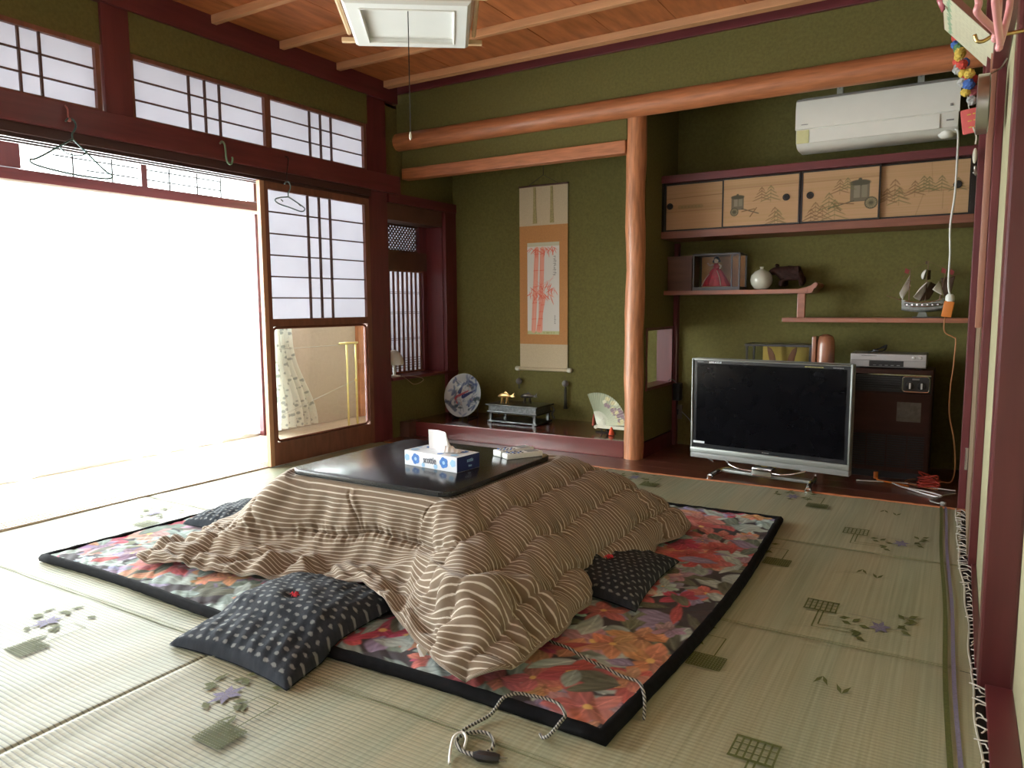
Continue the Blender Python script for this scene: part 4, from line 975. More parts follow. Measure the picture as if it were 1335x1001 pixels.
# ================================================================ HEATER, RECORDER, BEHIND THE TELEVISION
ht = thing('gas_heater', (-.31, 4.78, 0), 'old brown fan heater with a two-dial control panel, beside the television', 'heater')
m_hb = mat('brown_heater_metal', (.040, .016, .011), .55, var=.15, scale=4, spec=.2); m_hd = mat('dark_grille', (.010, .009, .009), .5)
hx0, hx1, hy = -.56, -.112, 4.66
B().box(hx0, hx1, hy, 4.93, .04, .628).build('heater_body', m_hb, ht, bevel=.008, smooth='auto')
B().box(hx0 + .02, hx1 - .02, hy + .02, 4.9, 0, .04).build('plinth', m_hd, ht)
B().box(hx0 + .012, hx1 - .012, hy - .006, hy, .50, .592).build('control_strip', m_hd, ht)
B().box(hx0 + .012, hx1 - .012, hy - .008, hy, .594, .600).build('chrome_strip', m_chrome, ht)
for k in range(6): B().box(hx0 + .02, -.275, hy - .012, hy - .006, .512 + k * .013, .518 + k * .013).build('louvre', m_black, ht)
cp_ = B(); pts = [(a_, hy - .012, b_) for a_, b_ in rrect(-.262, -.130, .505, .590, .014, 5)]; cp_.tube(pts, .003, 5, closed=True); cp_.build('panel_rim', m_chrome, ht)
B().box(-.260, -.132, hy - .012, hy - .006, .507, .588).build('dial_panel', m_black, ht)
for xk in (-.225, -.168):
    d_ = B().lathe([(.022, 0), (.022, -.008), (.016, -.012)], (xk, hy - .012, .540), 20, 'y').build('dial', m_black, ht, smooth='auto')
    B().box(xk - .004, xk + .004, hy - .034, hy - .020, .524, .556).build('dial_grip', m_silver, d_)
B().box(-.215, -.180, hy - .014, hy - .012, .572, .580).build('indicator_window', m_gray, ht)
B().box(hx0 + .012, hx1 - .012, hy - .005, hy, .275, .49).build('front_panel', mat('brown_front_panel', (.050, .020, .013), .6, var=.2, scale=3, stretch=(1, 1, 8), spec=.2), ht)
B().box(-.285, -.165, hy - .008, hy - .005, .335, .445).build('rating_plate', mat('rating_plate', (.12, .105, .08), .5, .2, var=.2, scale=50), ht)
for k in range(14): B().box(hx0 + .02, hx1 - .03, hy - .006, hy, .070 + k * .0135, .077 + k * .0135).build('grille_bar', m_hd, ht)
for k in range(5): B().box(hx0 + .02 + k * .103, hx0 + .028 + k * .103, hy - .009, hy - .004, .06, .262).build('grille_post', m_hb, ht)

vr = thing('video_recorder', (-.345, 4.76, .628), 'grey two-tier video recorder on top of the brown heater', 'video recorder')
B().box(-.538, -.152, 4.68, 4.92, .636, .712).build('recorder_body', mat('recorder_silver', (.30, .29, .28), .4, .3, var=.05), vr, bevel=.003)
for xk in (-.5, -.19):
    for yk in (4.70, 4.88): B().box(xk - .012, xk + .012, yk - .01, yk + .01, .628, .636).build('rubber_foot', m_black, vr)
B().box(-.536, -.154, 4.675, 4.68, .677, .710).build('upper_fascia', mat('fascia_silver', (.42, .40, .39), .35, .3, var=.04), vr, bevel=.001)
B().box(-.535, -.440, 4.675, 4.68, .640, .673).build('lower_fascia', mat('fascia_silver', (.36, .35, .34), .35, .3, var=.04), vr)
B().box(-.262, -.154, 4.675, 4.68, .640, .673).build('lower_fascia', mat('fascia_silver', (.36, .35, .34), .35, .3, var=.04), vr)
B().box(-.438, -.264, 4.676, 4.68, .640, .673).build('display_window', m_hd, vr)
for xk in (-.215, -.182): B().lathe([(.009, 0), (.009, -.004), (.006, -.006)], (xk, 4.675, .694), 14, 'y').build('button', m_silver, vr)
for xk in (-.41, -.38, -.35, -.32, -.29): B().box(xk - .008, xk + .008, 4.673, 4.676, .646, .650).build('button', m_gray, vr)
B().tube([( -.48, 4.6748, .700), (-.40, 4.6748, .700)], .0012, 4).build('tape_slot', m_hd, vr)
cb = B(); 
for k in range(3): cb.tube(smooth_path([(-.45 + .01 * k, 4.74, .717), (-.42, 4.70 + .01 * k, .722 + .004 * k), (-.375, 4.72, .725), (-.36, 4.78, .745 + .006 * k), (-.40, 4.80, .735), (-.44, 4.77, .720)], 5), .004, 5)
cb.build('coiled_cable', m_black, label='coiled black cable lying on top of the video recorder', cat='cable')

cs_ = thing('display_case', (-.985, 4.93, 0), 'black framed glass display case with gold inside, behind the television', 'display case')
x0c, x1c, y0c, y1c, zc_ = -1.175, -.780, 4.84, 5.04, .745
f_ = B()
for a_ in (x0c, x1c - .012):
    for b_ in (y0c, y1c - .012): f_.box(a_, a_ + .012, b_, b_ + .012, .03, zc_ - .014)
f_.box(x0c - .006, x1c + .006, y0c - .006, y1c + .006, zc_ - .014, zc_); f_.box(x0c - .01, x1c + .01, y0c - .01, y1c + .01, 0, .04)
f_.build('case_frame', m_dark, cs_)
B().box(x0c + .07, x1c - .03, y1c - .03, y1c - .022, .05, zc_ - .02).build('gold_back_panel', mat('gold_leaf_panel', (.50, .33, .06), .5, .2, var=.12, scale=6), cs_)
B().box(x0c + .012, x1c - .012, y0c + .003, y0c + .005, .04, zc_ - .014).build('glass_pane', m_glass, cs_)
bb = thing('carved_bird', (-1.0, 4.93, .04), 'pair of brown carved wings standing inside the gold display case', 'ornament')
B().tube([(-1.0, 4.93, .04), (-1.0, 4.93, .62)], [.03, .012], 8).build('post', m_muntin, bb)
for sg, xw in ((1, -1.035), (-1, -.905)):
    w_ = B(); pts = []
    for k in range(9): t_ = k / 8; pts.append((xw - sg * .055 * math.sin(t_ * PI * .5) * 1 + sg * .03, 4.93, .56 + .165 * t_))
    for k in range(9): t_ = 1 - k / 8; pts.append((xw + sg * .028 * math.sin(t_ * PI), 4.93, .56 + .15 * t_))
    w_.prism([(p[0], p[2]) for p in pts], 'y', 4.925, 4.937); w_.build('wing', mat('reddish_carved_wood', (.20, .07, .025), .5), bb)
lg = thing('wooden_log_ornament', (-.70, 4.86, 0), 'reddish polished split log ornament standing behind the television top', 'ornament')
m_log = mat('polished_cedar', (.32, .13, .07), .25, var=.25, scale=8, stretch=(6, 6, .7), coat=.4)
B().lathe([(.052, 0), (.053, .74), (.050, .775), (.040, .80), (.018, .812)], (-.70, 4.86, 0), 24).build('log', m_log, lg, smooth='auto')
B().box(-.775, -.750, 4.82, 4.90, 0, .80).build('slab', m_log, lg, bevel=.006)

# ================================================================ WALL CABINET (painted sliding doors), SHELVES
cab = thing('wall_cabinet', (-.86, 4.95, 1.43), 'long wall cabinet with four painted sliding doors high in the right alcove', 'cabinet')
yc = 4.80
q = B(); q.box(-1.735, .036, yc - .02, YB - .001, 1.432, 1.478); q.build('bottom_board', mat('cabinet_board', (.20, .07, .04), .4, var=.15, scale=5, stretch=(.6, 6, 8)), cab, bevel=.002)
B().box(-1.735, .036, yc - .025, YB - .001, 1.792, 1.840).build('top_rail', m_lacqh, cab, bevel=.003)
B().box(-1.735, .036, yc + .05, YB - .001, 1.478, 1.792).build('cabinet_body', m_muntin, cab)
B().box(-1.735, -1.722, yc - .012, yc + .05, 1.478, 1.792).build('side_stile', m_dark, cab)
B().box(.012, .036, yc - .012, yc + .05, 1.478, 1.792).build('side_stile', m_dark, cab)
def painted_door(x0, x1, yd, kind):
    z0, z1 = 1.482, 1.788; w_, h_ = x1 - x0, z1 - z0
    f = B(); f.box(x0, x1, yd, yd + .016, z0, z0 + .009); f.box(x0, x1, yd, yd + .016, z1 - .009, z1); f.box(x0, x0 + .009, yd, yd + .016, z0 + .009, z1 - .009); f.box(x1 - .009, x1, yd, yd + .016, z0 + .009, z1 - .009)
    d = f.build('sliding_door', m_dark, cab)
    c = Canvas(w_ - .018, h_ - .018, .0032, (.46, .275, .145)); W, H = c.w, c.h; R = random.Random(kind * 5 + 1)
    for k in range(60): y_ = R.uniform(0, H); c.line(0, y_, W, y_ + R.uniform(-.01, .01), .002, (.40, .25, .11), .35)
    def mist(y0, y1): c.rect(0, W, y0, y1, (.30, .17, .07), .32); c.line(0, y0, W, y0 + .004, .0016, (.22, .11, .05), .6)
    def pine(x, y, s, col):
        for t in range(4):
            for sg in (-1, 1):
                c.line(x, y - t * s * .28, x + sg * s * (.25 + .17 * t), y - (t + 1.1) * s * .28, .0028, col, .75, .4); c.line(x + sg * s * .1, y - t * s * .28 - .006, x + sg * s * (.2 + .15 * t), y - (t + .9) * s * .28, .0022, col, .5)
        c.line(x, y, x, y - s * 1.2, .0022, col, .5)
    br, gr, ol = (.17, .09, .035), (.14, .13, .045), (.07, .062, .035)
    if kind == 1:
        mist(H * .40, H * .56); c.line(0, H * .70, W, H * .73, .0022, br, .7)
        for k in range(7): c.ell(W * (.25 + .06 * k), H * .5, .02, .014, 0, (.20, .17, .07), .45)
    if kind in (2, 3):
        mist(H * .80, H * .88)
        cx_, s = (W * .20, .085) if kind == 2 else (W * .77, .115)
        c.rect(cx_ - s * .48, cx_ + s * .42, H * .34, H * .34 + s * 1.0, (.12, .10, .065), .95)
        c.ell(cx_ - s * .03, H * .34 + s * .93, s * .54, s * .17, 0, ol, 1, .2); c.ell(cx_ - s * .03, H * .34 + s * 1.10, s * .10, s * .07, 0, ol, 1, .2)
        c.rect(cx_ - s * .30, cx_ - s * .02, H * .42, H * .34 + s * .8, (.24, .20, .14), .8); c.rect(cx_ + s * .06, cx_ + s * .32, H * .42, H * .34 + s * .8, (.21, .18, .12), .8)
        wx = cx_ - s * .25 if kind == 2 else cx_ + s * .5
        c.ell(wx, H * .30, s * .32, s * .32, 0, ol, 1, .1); c.ell(wx, H * .30, s * .26, s * .26, 0, (.30, .24, .13), 1, .1)
        for k in range(8): a_ = PI * k / 8; c.line(wx - s * .27 * math.cos(a_), H * .30 - s * .27 * math.sin(a_), wx + s * .27 * math.cos(a_), H * .30 + s * .27 * math.sin(a_), .0018, ol)
        sg = 1 if kind == 2 else -1; c.line(cx_ + sg * s * .3, H * .36, cx_ + sg * s * 1.5, H * .24, .003, ol); c.line(cx_ + sg * s * .3, H * .30, cx_ + sg * s * 1.2, H * .34, .003, br); c.line(cx_ + sg * s * .9, H * .18, cx_ + sg * s * 1.35, H * .36, .003, br)
        ps = [(.52, .78, .07), (.64, .80, .08), (.70, .34, .09), (.74, .28, .10)] if kind == 2 else [(.18, .38, .09), (.28, .30, .10), (.36, .55, .09), (.44, .40, .10), (.50, .80, .07), (.60, .82, .06), (.12, .25, .08)]
        for px, py, s_ in ps: pine(W * px, H * py, s_, R.choice([br, gr]))
    if kind == 4:
        mist(H * .44, H * .52); c.line(W * .5, H * .4, W * .42, 0, .0016, br, .5); c.line(W * .72, H * .45, W * .72, H * .1, .0016, br, .5); c.line(W * .58, H, W * .6, H * .5, .0014, br, .4)
        for px, py, s_, cc in ((.17, .72, .10, br), (.22, .55, .08, gr), (.40, .66, .07, br), (.50, .74, .07, gr), (.56, .72, .07, gr), (.70, .72, .07, gr), (.08, .55, .07, br), (.88, .66, .06, gr)): pine(W * px, H * py, s_, cc)
    c.mesh('painted_panel', wallpic(x0 + .009, z0 + .009, yd + .003), m_paint, d)
    px = {1: .085, 2: .83, 3: .12, 4: .86}[kind]
    B().lathe([(.021, 0), (.021, -.004), (.015, -.004), (.014, .002)], (x0 + w_ * px, yd + .002, (z0 + z1) / 2 + .01), 18, 'y').build('finger_pull', m_dark, d)
painted_door(-1.722, -1.325, yc + .016, 1); painted_door(-1.338, -.868, yc - .004, 2); painted_door(-.862, -.432, yc - .004, 3); painted_door(-.442, .012, yc + .016, 4)

m_shelf = mat('shelf_timber', (.30, .105, .055), .35, var=.15, scale=5, stretch=(.6, 6, 8), coat=.2)
su = thing('upper_shelf', (-1.29, 4.97, 1.062), 'upper staggered shelf with an upturned carved end, left side of the right alcove', 'shelf')
B().box(-1.735, -.815, 4.85, YB - .001, 1.062, 1.090).build('shelf_board', m_shelf, su, bevel=.002)
B().prism([(-.815, 1.062), (-.790, 1.066), (-.778, 1.09), (-.766, 1.098), (-.757, 1.118), (-.770, 1.128), (-.785, 1.120), (-.800, 1.108), (-.83, 1.098), (-.87, 1.0905), (-.815, 1.0905)], 'y', 4.85, YB - .001).build('upturned_end', m_shelf, su)
sl = thing('lower_shelf', (-.46, 4.97, .885), 'lower staggered shelf under the model ship, right side of the right alcove', 'shelf')
B().box(-.960, .036, 4.85, YB - .001, .885, .912).build('shelf_board', m_shelf, sl, bevel=.002)
B().box(-.875, -.830, 4.86, 4.90, .912, 1.062).build('shelf_post', m_shelf, sl, bevel=.003)

# --- things on the shelves
def pz(x, y, z): return (x, y, z)
wb = thing('wooden_box', (-1.65, 4.97, 1.09), 'plain dark wooden box at the left end of the upper shelf', 'box')
B().box(-1.728, -1.560, 4.905, 5.07, 1.09, 1.318).build('box_body', mat('dark_cedar_box', (.115, .045, .022), .5, var=.3, scale=4, stretch=(1, 1, 6)), wb, bevel=.002)
B().box(-1.731, -1.557, 4.902, 5.073, 1.300, 1.322).build('lid', mat('dark_cedar_lid', (.10, .04, .02), .5), wb)
dc = thing('doll_case', (-1.40, 4.97, 1.09), 'dark framed case holding a dancing doll in a red dress, on the upper shelf', 'display case')
x0c, x1c, y0c, y1c = -1.545, -1.235, 4.875, 5.06
f_ = B(); f_.box(x0c, x1c, y0c, y1c, 1.09, 1.112); f_.box(x0c, x1c, y0c, y1c, 1.318, 1.330)
for a_ in (x0c, x1c - .010):
    for b_ in (y0c, y1c - .01): f_.box(a_, a_ + .010, b_, b_ + .01, 1.112, 1.318)
f_.box(-1.293, -1.285, y0c, y0c + .01, 1.112, 1.318); f_.build('case_frame', m_dark, dc)
B().box(x0c + .01, x1c - .01, y1c - .014, y1c - .008, 1.112, 1.318).build('gold_back_panel', mat('orange_gold_panel', (.42, .19, .05), .5, var=.3, scale=9), dc)
B().box(x0c + .01, x1c - .01, y0c + .004, y0c + .006, 1.112, 1.318).build('glass_pane', m_glass, dc)
dl = thing('doll', (-1.41, 4.95, 1.112), 'small doll in a wide pleated red dress inside the case', 'doll')
n = 64; gown = []
for i in range(14):
    t = i / 13; r = .018 + .072 * t ** .75; z = 1.24 - .122 * t
    gown.append([(-1.41 + r * (1 + .10 * t * math.sin(9 * a_)) * math.cos(a_), 4.955 + .72 * r * (1 + .10 * t * math.sin(9 * a_)) * math.sin(a_), z) for a_ in np.linspace(0, 2 * PI, n)])
grid_obj('dress', np.array(gown), mat('red_satin', (.50, .02, .04), .4, var=.25, scale=30), dl)
B().lathe([(.018, 1.235), (.020, 1.25), (.014, 1.265), (.006, 1.272)], (-1.41, 4.955, 0), 14).build('bodice', mat('red_satin_bodice', (.42, .02, .03), .4), dl, smooth=True)
m_skin = mat('doll_skin', (.62, .42, .32), .5)
B().tube(smooth_path([(-1.392, 4.95, 1.262), (-1.375, 4.94, 1.250), (-1.380, 4.925, 1.232)], 4), .005, 6).tube(smooth_path([(-1.428, 4.95, 1.262), (-1.448, 4.94, 1.256), (-1.462, 4.93, 1.272)], 4), .005, 6).build('arms', m_skin, dl, smooth=True)
B().ball((-1.41, 4.95, 1.287), .0165, 12, 8, (.9, .95, 1.1)).build('head', m_skin, dl, smooth=True)
B().ball((-1.41, 4.957, 1.294), .020, 12, 8, (1, .95, 1)).ball((-1.392, 4.957, 1.282), .009).ball((-1.428, 4.957, 1.282), .009).build('hair', m_black, dl, smooth=True)
B().tube(smooth_path([(-1.44, 4.90, 1.20), (-1.47, 4.90, 1.16), (-1.49, 4.90, 1.12)], 4), .004, 5).tube(smooth_path([(-1.39, 4.90, 1.22), (-1.37, 4.89, 1.17), (-1.36, 4.89, 1.12)], 4), .0035, 5).build('dress_ribbon', mat('pale_ribbon', (.55, .35, .28), .5), dl, smooth=True)

vz = B(); vz.lathe([(.024, 0), (.045, .008), (.064, .035), (.070, .062), (.064, .092), (.044, .116), (.018, .128), (.011, .132), (.011, .140), (.015, .146), (.010, .147)], (-1.112, 4.94, 1.09), 32)
vz.build('round_vase', mat('pale_celadon_glaze', (.55, .55, .46), .2, var=.06, scale=20, coat=.6), smooth='auto', label='round pale grey vase with a tiny neck on the upper shelf', cat='vase')

def skin(name, joints, edges_, radii, mt_, parent, lv=1, label=None):
    base = WP[parent.name]; me = bpy.data.meshes.new(name); me.from_pydata([Vector(j) - base for j in joints], edges_, [])
    o = bpy.data.objects.new(name, me); C.objects.link(o); md = o.modifiers.new('s', 'SKIN'); o.modifiers.new('u', 'SUBSURF').levels = lv
    sv = me.skin_vertices[0].data
    for i, r in enumerate(radii): sv[i].radius = (r, r) if isinstance(r, (int, float)) else r
    sv[0].use_root = True
    dg = bpy.context.evaluated_depsgraph_get(); nm = bpy.data.meshes.new_from_object(o.evaluated_get(dg)); C.objects.unlink(o); bpy.data.objects.remove(o)
    nm.materials.clear(); nm.materials.append(mt_); nm.polygons.foreach_set('use_smooth', [True] * len(nm.polygons))
    q = bpy.data.objects.new(name, nm); link(q, parent, base); return q
m_bear = mat('dark_carved_bear_wood', (.028, .011, .008), .7, var=.4, scale=60, bump=.8, spec=.15)
be = thing('bear_figurine', (-.94, 4.98, 1.09), 'dark carved wooden bear walking left, behind the round vase', 'figurine')
J = [(-.93, 4.98, 1.185), (-.875, 4.98, 1.19), (-.98, 4.98, 1.205), (-1.03, 4.975, 1.212), (-1.075, 4.97, 1.196),
     (-.985, 4.955, 1.15), (-.995, 4.95, 1.108), (-.985, 5.005, 1.15), (-.975, 5.01, 1.108), (-.87, 4.955, 1.145), (-.865, 4.95, 1.108), (-.87, 5.005, 1.145), (-.885, 5.01, 1.108)]
E_ = [(0, 1), (0, 2), (2, 3), (3, 4), (2, 5), (5, 6), (2, 7), (7, 8), (1, 9), (9, 10), (1, 11), (11, 12)]
skin('bear_body', J, E_, [.046, .044, .046, .032, .015, .022, .018, .022, .018, .024, .018, .024, .018], m_bear, be)
for y_ in (4.955, 4.998): B().ball((-1.025, y_, 1.243), .010).build('ear', m_bear, be, smooth=True)

# --- model sailing ship
sh = thing('model_ship', (-.20, 4.96, .912), 'three-masted model sailing ship with brown and white sails on the lower shelf', 'model ship')
m_hull = mat('silvered_hull', (.42, .43, .41), .35, .25, var=.25, scale=60); m_sail = mat('white_sail', (.74, .72, .66), .7, var=.08); m_sailb = mat('brown_sail', (.085, .045, .03), .7, var=.15)
yS = 4.955; rows = []
for i in range(15):
    t = i / 14; x = -.305 + .215 * t; hw = .030 * math.sin(PI * min(1, .12 + t * .86)) ** .6; top = .998 + .028 * (2 * t - .9) ** 2; bot = .945 + .012 * (2 * t - 1) ** 2
    rows.append([(x, yS + hw * math.sin(a_) * (1 if abs(math.sin(a_)) > 0 else 1), (top + bot) / 2 - (top - bot) / 2 * math.cos(2 * a_) * 1.0 if False else bot + (top - bot) * (abs(a_) / (PI / 2)) ** .6) for a_ in np.linspace(-PI / 2, PI / 2, 13)])
grid_obj('hull', np.array(rows), m_hull, sh)
deck = B(); deck.box(-.29, -.105, yS - .022, yS + .022, .990, .996).build('deck', m_sailb, sh)
q = B()
for sg in (-1, 1):
    q.tube(smooth_path([(-.315, yS, 1.022), (-.28, yS + sg * .022, 1.008), (-.20, yS + sg * .031, 1.000), (-.12, yS + sg * .028, 1.012), (-.088, yS + sg * .012, 1.034)], 4), .003, 5)
    q.tube(smooth_path([(-.30, yS, .985), (-.25, yS + sg * .031, .978), (-.16, yS + sg * .033, .978), (-.092, yS + sg * .012, .992)], 4), .0022, 5)
q.build('silver_rails', m_chrome, sh)
for k in range(7): B().lathe([(.006, 0), (.006, -.003), (.004, -.004)], (-.275 + k * .026, yS - .030 - .002 * math.sin(PI * k / 6), .988), 10, 'y').build('gun_port', m_chrome, sh)
B().prism([(-.225, .912), (-.165, .912), (-.178, .946), (-.212, .946)], 'y', yS - .03, yS + .03).build('ship_stand', mat('stand_grey', (.20, .22, .20), .4, .4), sh)
B().box(-.245, -.10, yS - .035, yS + .035, .912, .918).build('stand_base', m_dark, sh)
mm_ = mat('mast_wood', (.16, .075, .035), .5)
for nm, x, zt, lean in (('mast', -.268, 1.195, -.0), ('mast', -.185, 1.240, .008), ('mast', -.115, 1.190, .03)):
    B().tube([(x, yS, .99), (x + lean, yS, zt)], [.0042, .0022], 6).build(nm, mm_, sh)
B().tube([(-.29, yS, 1.008), (-.388, yS, 1.043)], [.004, .0018], 6).build('bowsprit', mm_, sh)
B().tube([(-.10, yS, 1.13), (-.018, yS, 1.165)], .002, 5).build('yard', mm_, sh)
for x, z, w_ in ((-.268, 1.13, .035), (-.185, 1.19, .035), (-.18, 1.12, .055), (-.112, 1.12, .03)): B().tube([(x - .004, yS - w_, z), (x + .004, yS + w_, z)], .002, 5).build('yard', mm_, sh)
def sail(corners, bulge, m, name='sail'):
    n = 9; cs = [np.array(c) for c in corners]; P = np.zeros((n, n, 3))
    for i in range(n):
        for j in range(n):
            u, v = i / (n - 1), j / (n - 1); P[i, j] = (1 - u) * (1 - v) * cs[0] + u * (1 - v) * cs[1] + u * v * cs[2] + (1 - u) * v * cs[3] + np.array([-1, -.3, 0]) * bulge * 4 * u * (1 - u) * (.4 + v * (1 - v) * 2.4)
    o = grid_obj(name, P, m, sh); md = o.modifiers.new('t', 'SOLIDIFY'); md.thickness = .0012; return o
sail([(-.268, yS, 1.165), (-.263, yS + .02, 1.10), (-.300, yS - .02, 1.02), (-.318, yS - .02, 1.06)], .012, m_sail)
sail([(-.185, yS - .03, 1.19), (-.185, yS + .03, 1.19), (-.192, yS + .04, 1.135), (-.200, yS - .045, 1.135)], .02, m_sail)
sail([(-.180, yS + .00, 1.185), (-.165, yS + .03, 1.19), (-.165, yS + .04, 1.135), (-.185, yS, 1.13)], .004, m_sailb)
sail([(-.175, yS - .03, 1.12), (-.165, yS + .01, 1.12), (-.205, yS + .01, 1.01), (-.245, yS - .035, 1.035)], .022, m_sail)
sail([(-.160, yS - .01, 1.12), (-.125, yS + .03, 1.10), (-.165, yS + .02, 1.02), (-.215, yS - .02, 1.005)], .004, m_sailb)
sail([(-.118, yS - .02, 1.125), (-.112, yS, 1.11), (-.092, yS - .01, 1.04), (-.150, yS - .03, 1.075)], .010, m_sail)
sail([(-.112, yS + .005, 1.14), (-.040, yS + .01, 1.15), (-.055, yS + .01, 1.06), (-.09, yS, 1.035)], .003, m_sailb)
for x, z, m in ((-.272, 1.198, 'red_flag'), (-.085, 1.195, 'red_flag'), (-.045, 1.185, 'red_flag')): B().prism([(x, z - .008), (x - .022, z + .006), (x - .026, z - .022), (x - .006, z - .030)], 'y', yS - .001, yS + .001).build('flag', mat('red_flag', (.25, .03, .03), .7), sh)
B().box(-.192, -.182, yS - .006, yS + .006, 1.222, 1.240).build('crow_nest', m_sailb, sh)
rg = B()
for a_, b_ in (((-.388, yS, 1.043), (-.268, yS, 1.19)), ((-.268, yS, 1.195), (-.178, yS, 1.238)), ((-.178, yS, 1.238), (-.085, yS, 1.188)), ((-.34, yS, 1.028), (-.268, yS, 1.13)), ((-.27, yS - .03, 1.0), (-.268, yS, 1.12)), ((-.2, yS - .03, 1.0), (-.182, yS, 1.15)), ((-.1, yS - .02, 1.02), (-.105, yS, 1.12))): rg.tube([a_, b_], .0008, 4)
rg.build('rigging', mm_, sh)

# ================================================================ TOKONOMA ORNAMENTS
sc = thing('hanging_scroll', (-2.797, 5.085, .49), 'tall hanging scroll with a red bamboo painting on the left alcove wall', 'scroll')
yS2 = 5.088; sx0, sx1 = -3.010, -2.585; m_silk = mat('cream_silk_mount', (.52, .42, .28), .8, var=.06, scale=150); m_osilk = mat('orange_silk_mount', (.48, .22, .07), .75, var=.08, scale=150)
B().box(sx0, sx1, yS2, yS2 + .003, 1.615, 1.915).build('upper_cloth', m_silk, sc)
B().box(sx0, sx1, yS2, yS2 + .003, .695, 1.615).build('orange_border', m_osilk, sc)
B().box(sx0, sx1, yS2, yS2 + .003, .500, .695).build('lower_cloth', m_silk, sc)
B().tube([(sx0 - .004, yS2, 1.917), (sx1 + .004, yS2, 1.917)], .007, 8).build('top_rod', m_muntin, sc)
B().tube([(sx0 - .004, yS2 - .005, .497), (sx1 + .004, yS2 - .005, .497)], .014, 12).build('roller', m_silk, sc, smooth='auto')
for x in (sx0 - .02, sx1 + .02): B().lathe([(.014, -.018), (.018, -.012), (.018, .012), (.014, .018)], (x, yS2 - .005, .497), 14, 'x').build('roller_knob', m_cream, sc, smooth='auto')
for x in (-2.872, -2.722):
    B().prism([(x - .010, 1.905), (x + .010, 1.905), (x + .014, 1.74), (x + .020, 1.63), (x - .016, 1.63), (x - .012, 1.74)], 'y', yS2 - .004, yS2 - .001).build('hanging_ribbon', mat('dull_gold_brocade', (.34, .28, .12), .5, .2, var=.3, scale=120), sc)
B().tube([(-2.93, yS2, 1.92), (-2.797, yS2 + .002, 1.995), (-2.66, yS2, 1.92)], .002, 4).tube([(-2.797, yS2 + .002, 1.995), (-2.797, yS2 + .002, 2.36)], .002, 4).build('hanging_cord', m_dark, sc)
for x in (sx0 + .0, sx1 - .01):
    B().tube([(x, yS2 - .02, .49), (x, yS2 - .02, .42)], .0015, 4).build('weight_cord', m_muntin, sc)
    B().ball((x, yS2 - .02, .395), .026, 14, 10).build('scroll_weight', mat('grey_stone_weight', (.16, .15, .15), .4, var=.3, scale=50), sc, smooth=True)
B().lathe([(.004, .372), (.010, .36), (.013, .22), (.017, .20)], (sx1 - .008, yS2 - .02, 0), 10).build('tassel', mat('dark_tassel', (.03, .028, .022), .9), sc)
B().lathe([(.003, .372), (.005, .36), (.006, .335)], (sx0, yS2 - .02, 0), 8).build('tassel', mat('dark_tassel', (.03, .028, .022), .9), sc)
pw_, ph_ = .283, .712; c = Canvas(pw_, ph_, .0028, (.66, .63, .58)); R = random.Random(3)
c.rect(0, pw_, 0, .026, (.50, .50, .26)); c.rect(0, pw_, ph_ - .03, ph_, (.42, .40, .20), .6)
for k in range(12): c.ell(R.uniform(0, pw_), .013, .012, .006, R.uniform(0, 3), (.36, .37, .14), .6)
ro, rl = (.72, .13, .08), (.78, .34, .24)
for (xa, xb, za, zb, w_) in ((.045, .085, .03, .66, .020), (.105, .135, .03, .66, .019), (.085, .150, .03, .30, .016)):
    c.line(xa + .01, za, xb, zb, w_, rl, .85)
    for q_2 in (-.75, -.35, .3, .8): c.line(xa + .01 + q_2 * w_, za, xb + q_2 * w_, zb, .0022, ro, .6)
    for k in range(5): t = .14 + k * .2; x = xa + .01 + (xb - xa - .01) * t; z = za + (zb - za) * t; c.line(x - w_, z, x + w_, z + .003, .0022, ro, .95)
def bleaf(x, z, l, a, col=ro):
    for k in range(6):
        t = k / 6; c.ell(x + math.cos(a) * l * t, z + math.sin(a) * l * t, l * .16, l * .07 * math.sin(PI * (t * .8 + .15)), a, col, .9, .4)
for k in range(26): bleaf(R.uniform(.02, .25), R.uniform(.655, .675), R.uniform(.03, .075), R.uniform(-2.6, -.5))
for k in range(46): bleaf(R.uniform(.02, .25), R.gauss(.335, .022), R.uniform(.03, .085), R.choice([R.uniform(-2.8, -.4), R.uniform(.3, 2.6), R.uniform(-2.3, -.9)]), R.choice([ro, ro, rl]))
for k in range(10): c.line(R.uniform(.02, .2), R.uniform(.28, .40), R.uniform(.05, .26), R.uniform(.33, .46), .0018, ro, .7, .5)
ink = (.10, .09, .08)
for k in range(9): z = .60 - k * .017; c.line(.235 + R.uniform(-.008, .004), z, .252 + R.uniform(-.006, .008), z - R.uniform(-.004, .008), .0018, ink, .85); c.line(.245, z + .005, .242 + R.uniform(-.01, .01), z - .008, .0016, ink, .8)
for k in range(5): z = .145 - k * .014; c.line(.240, z, .250 + R.uniform(-.004, .004), z - .003, .0016, ink, .8); c.line(.245, z + .004, .244, z - .006, .0014, ink, .8)
c.mesh('bamboo_painting', wallpic(-2.9395, .772, yS2 - .001), m_paint, sc)

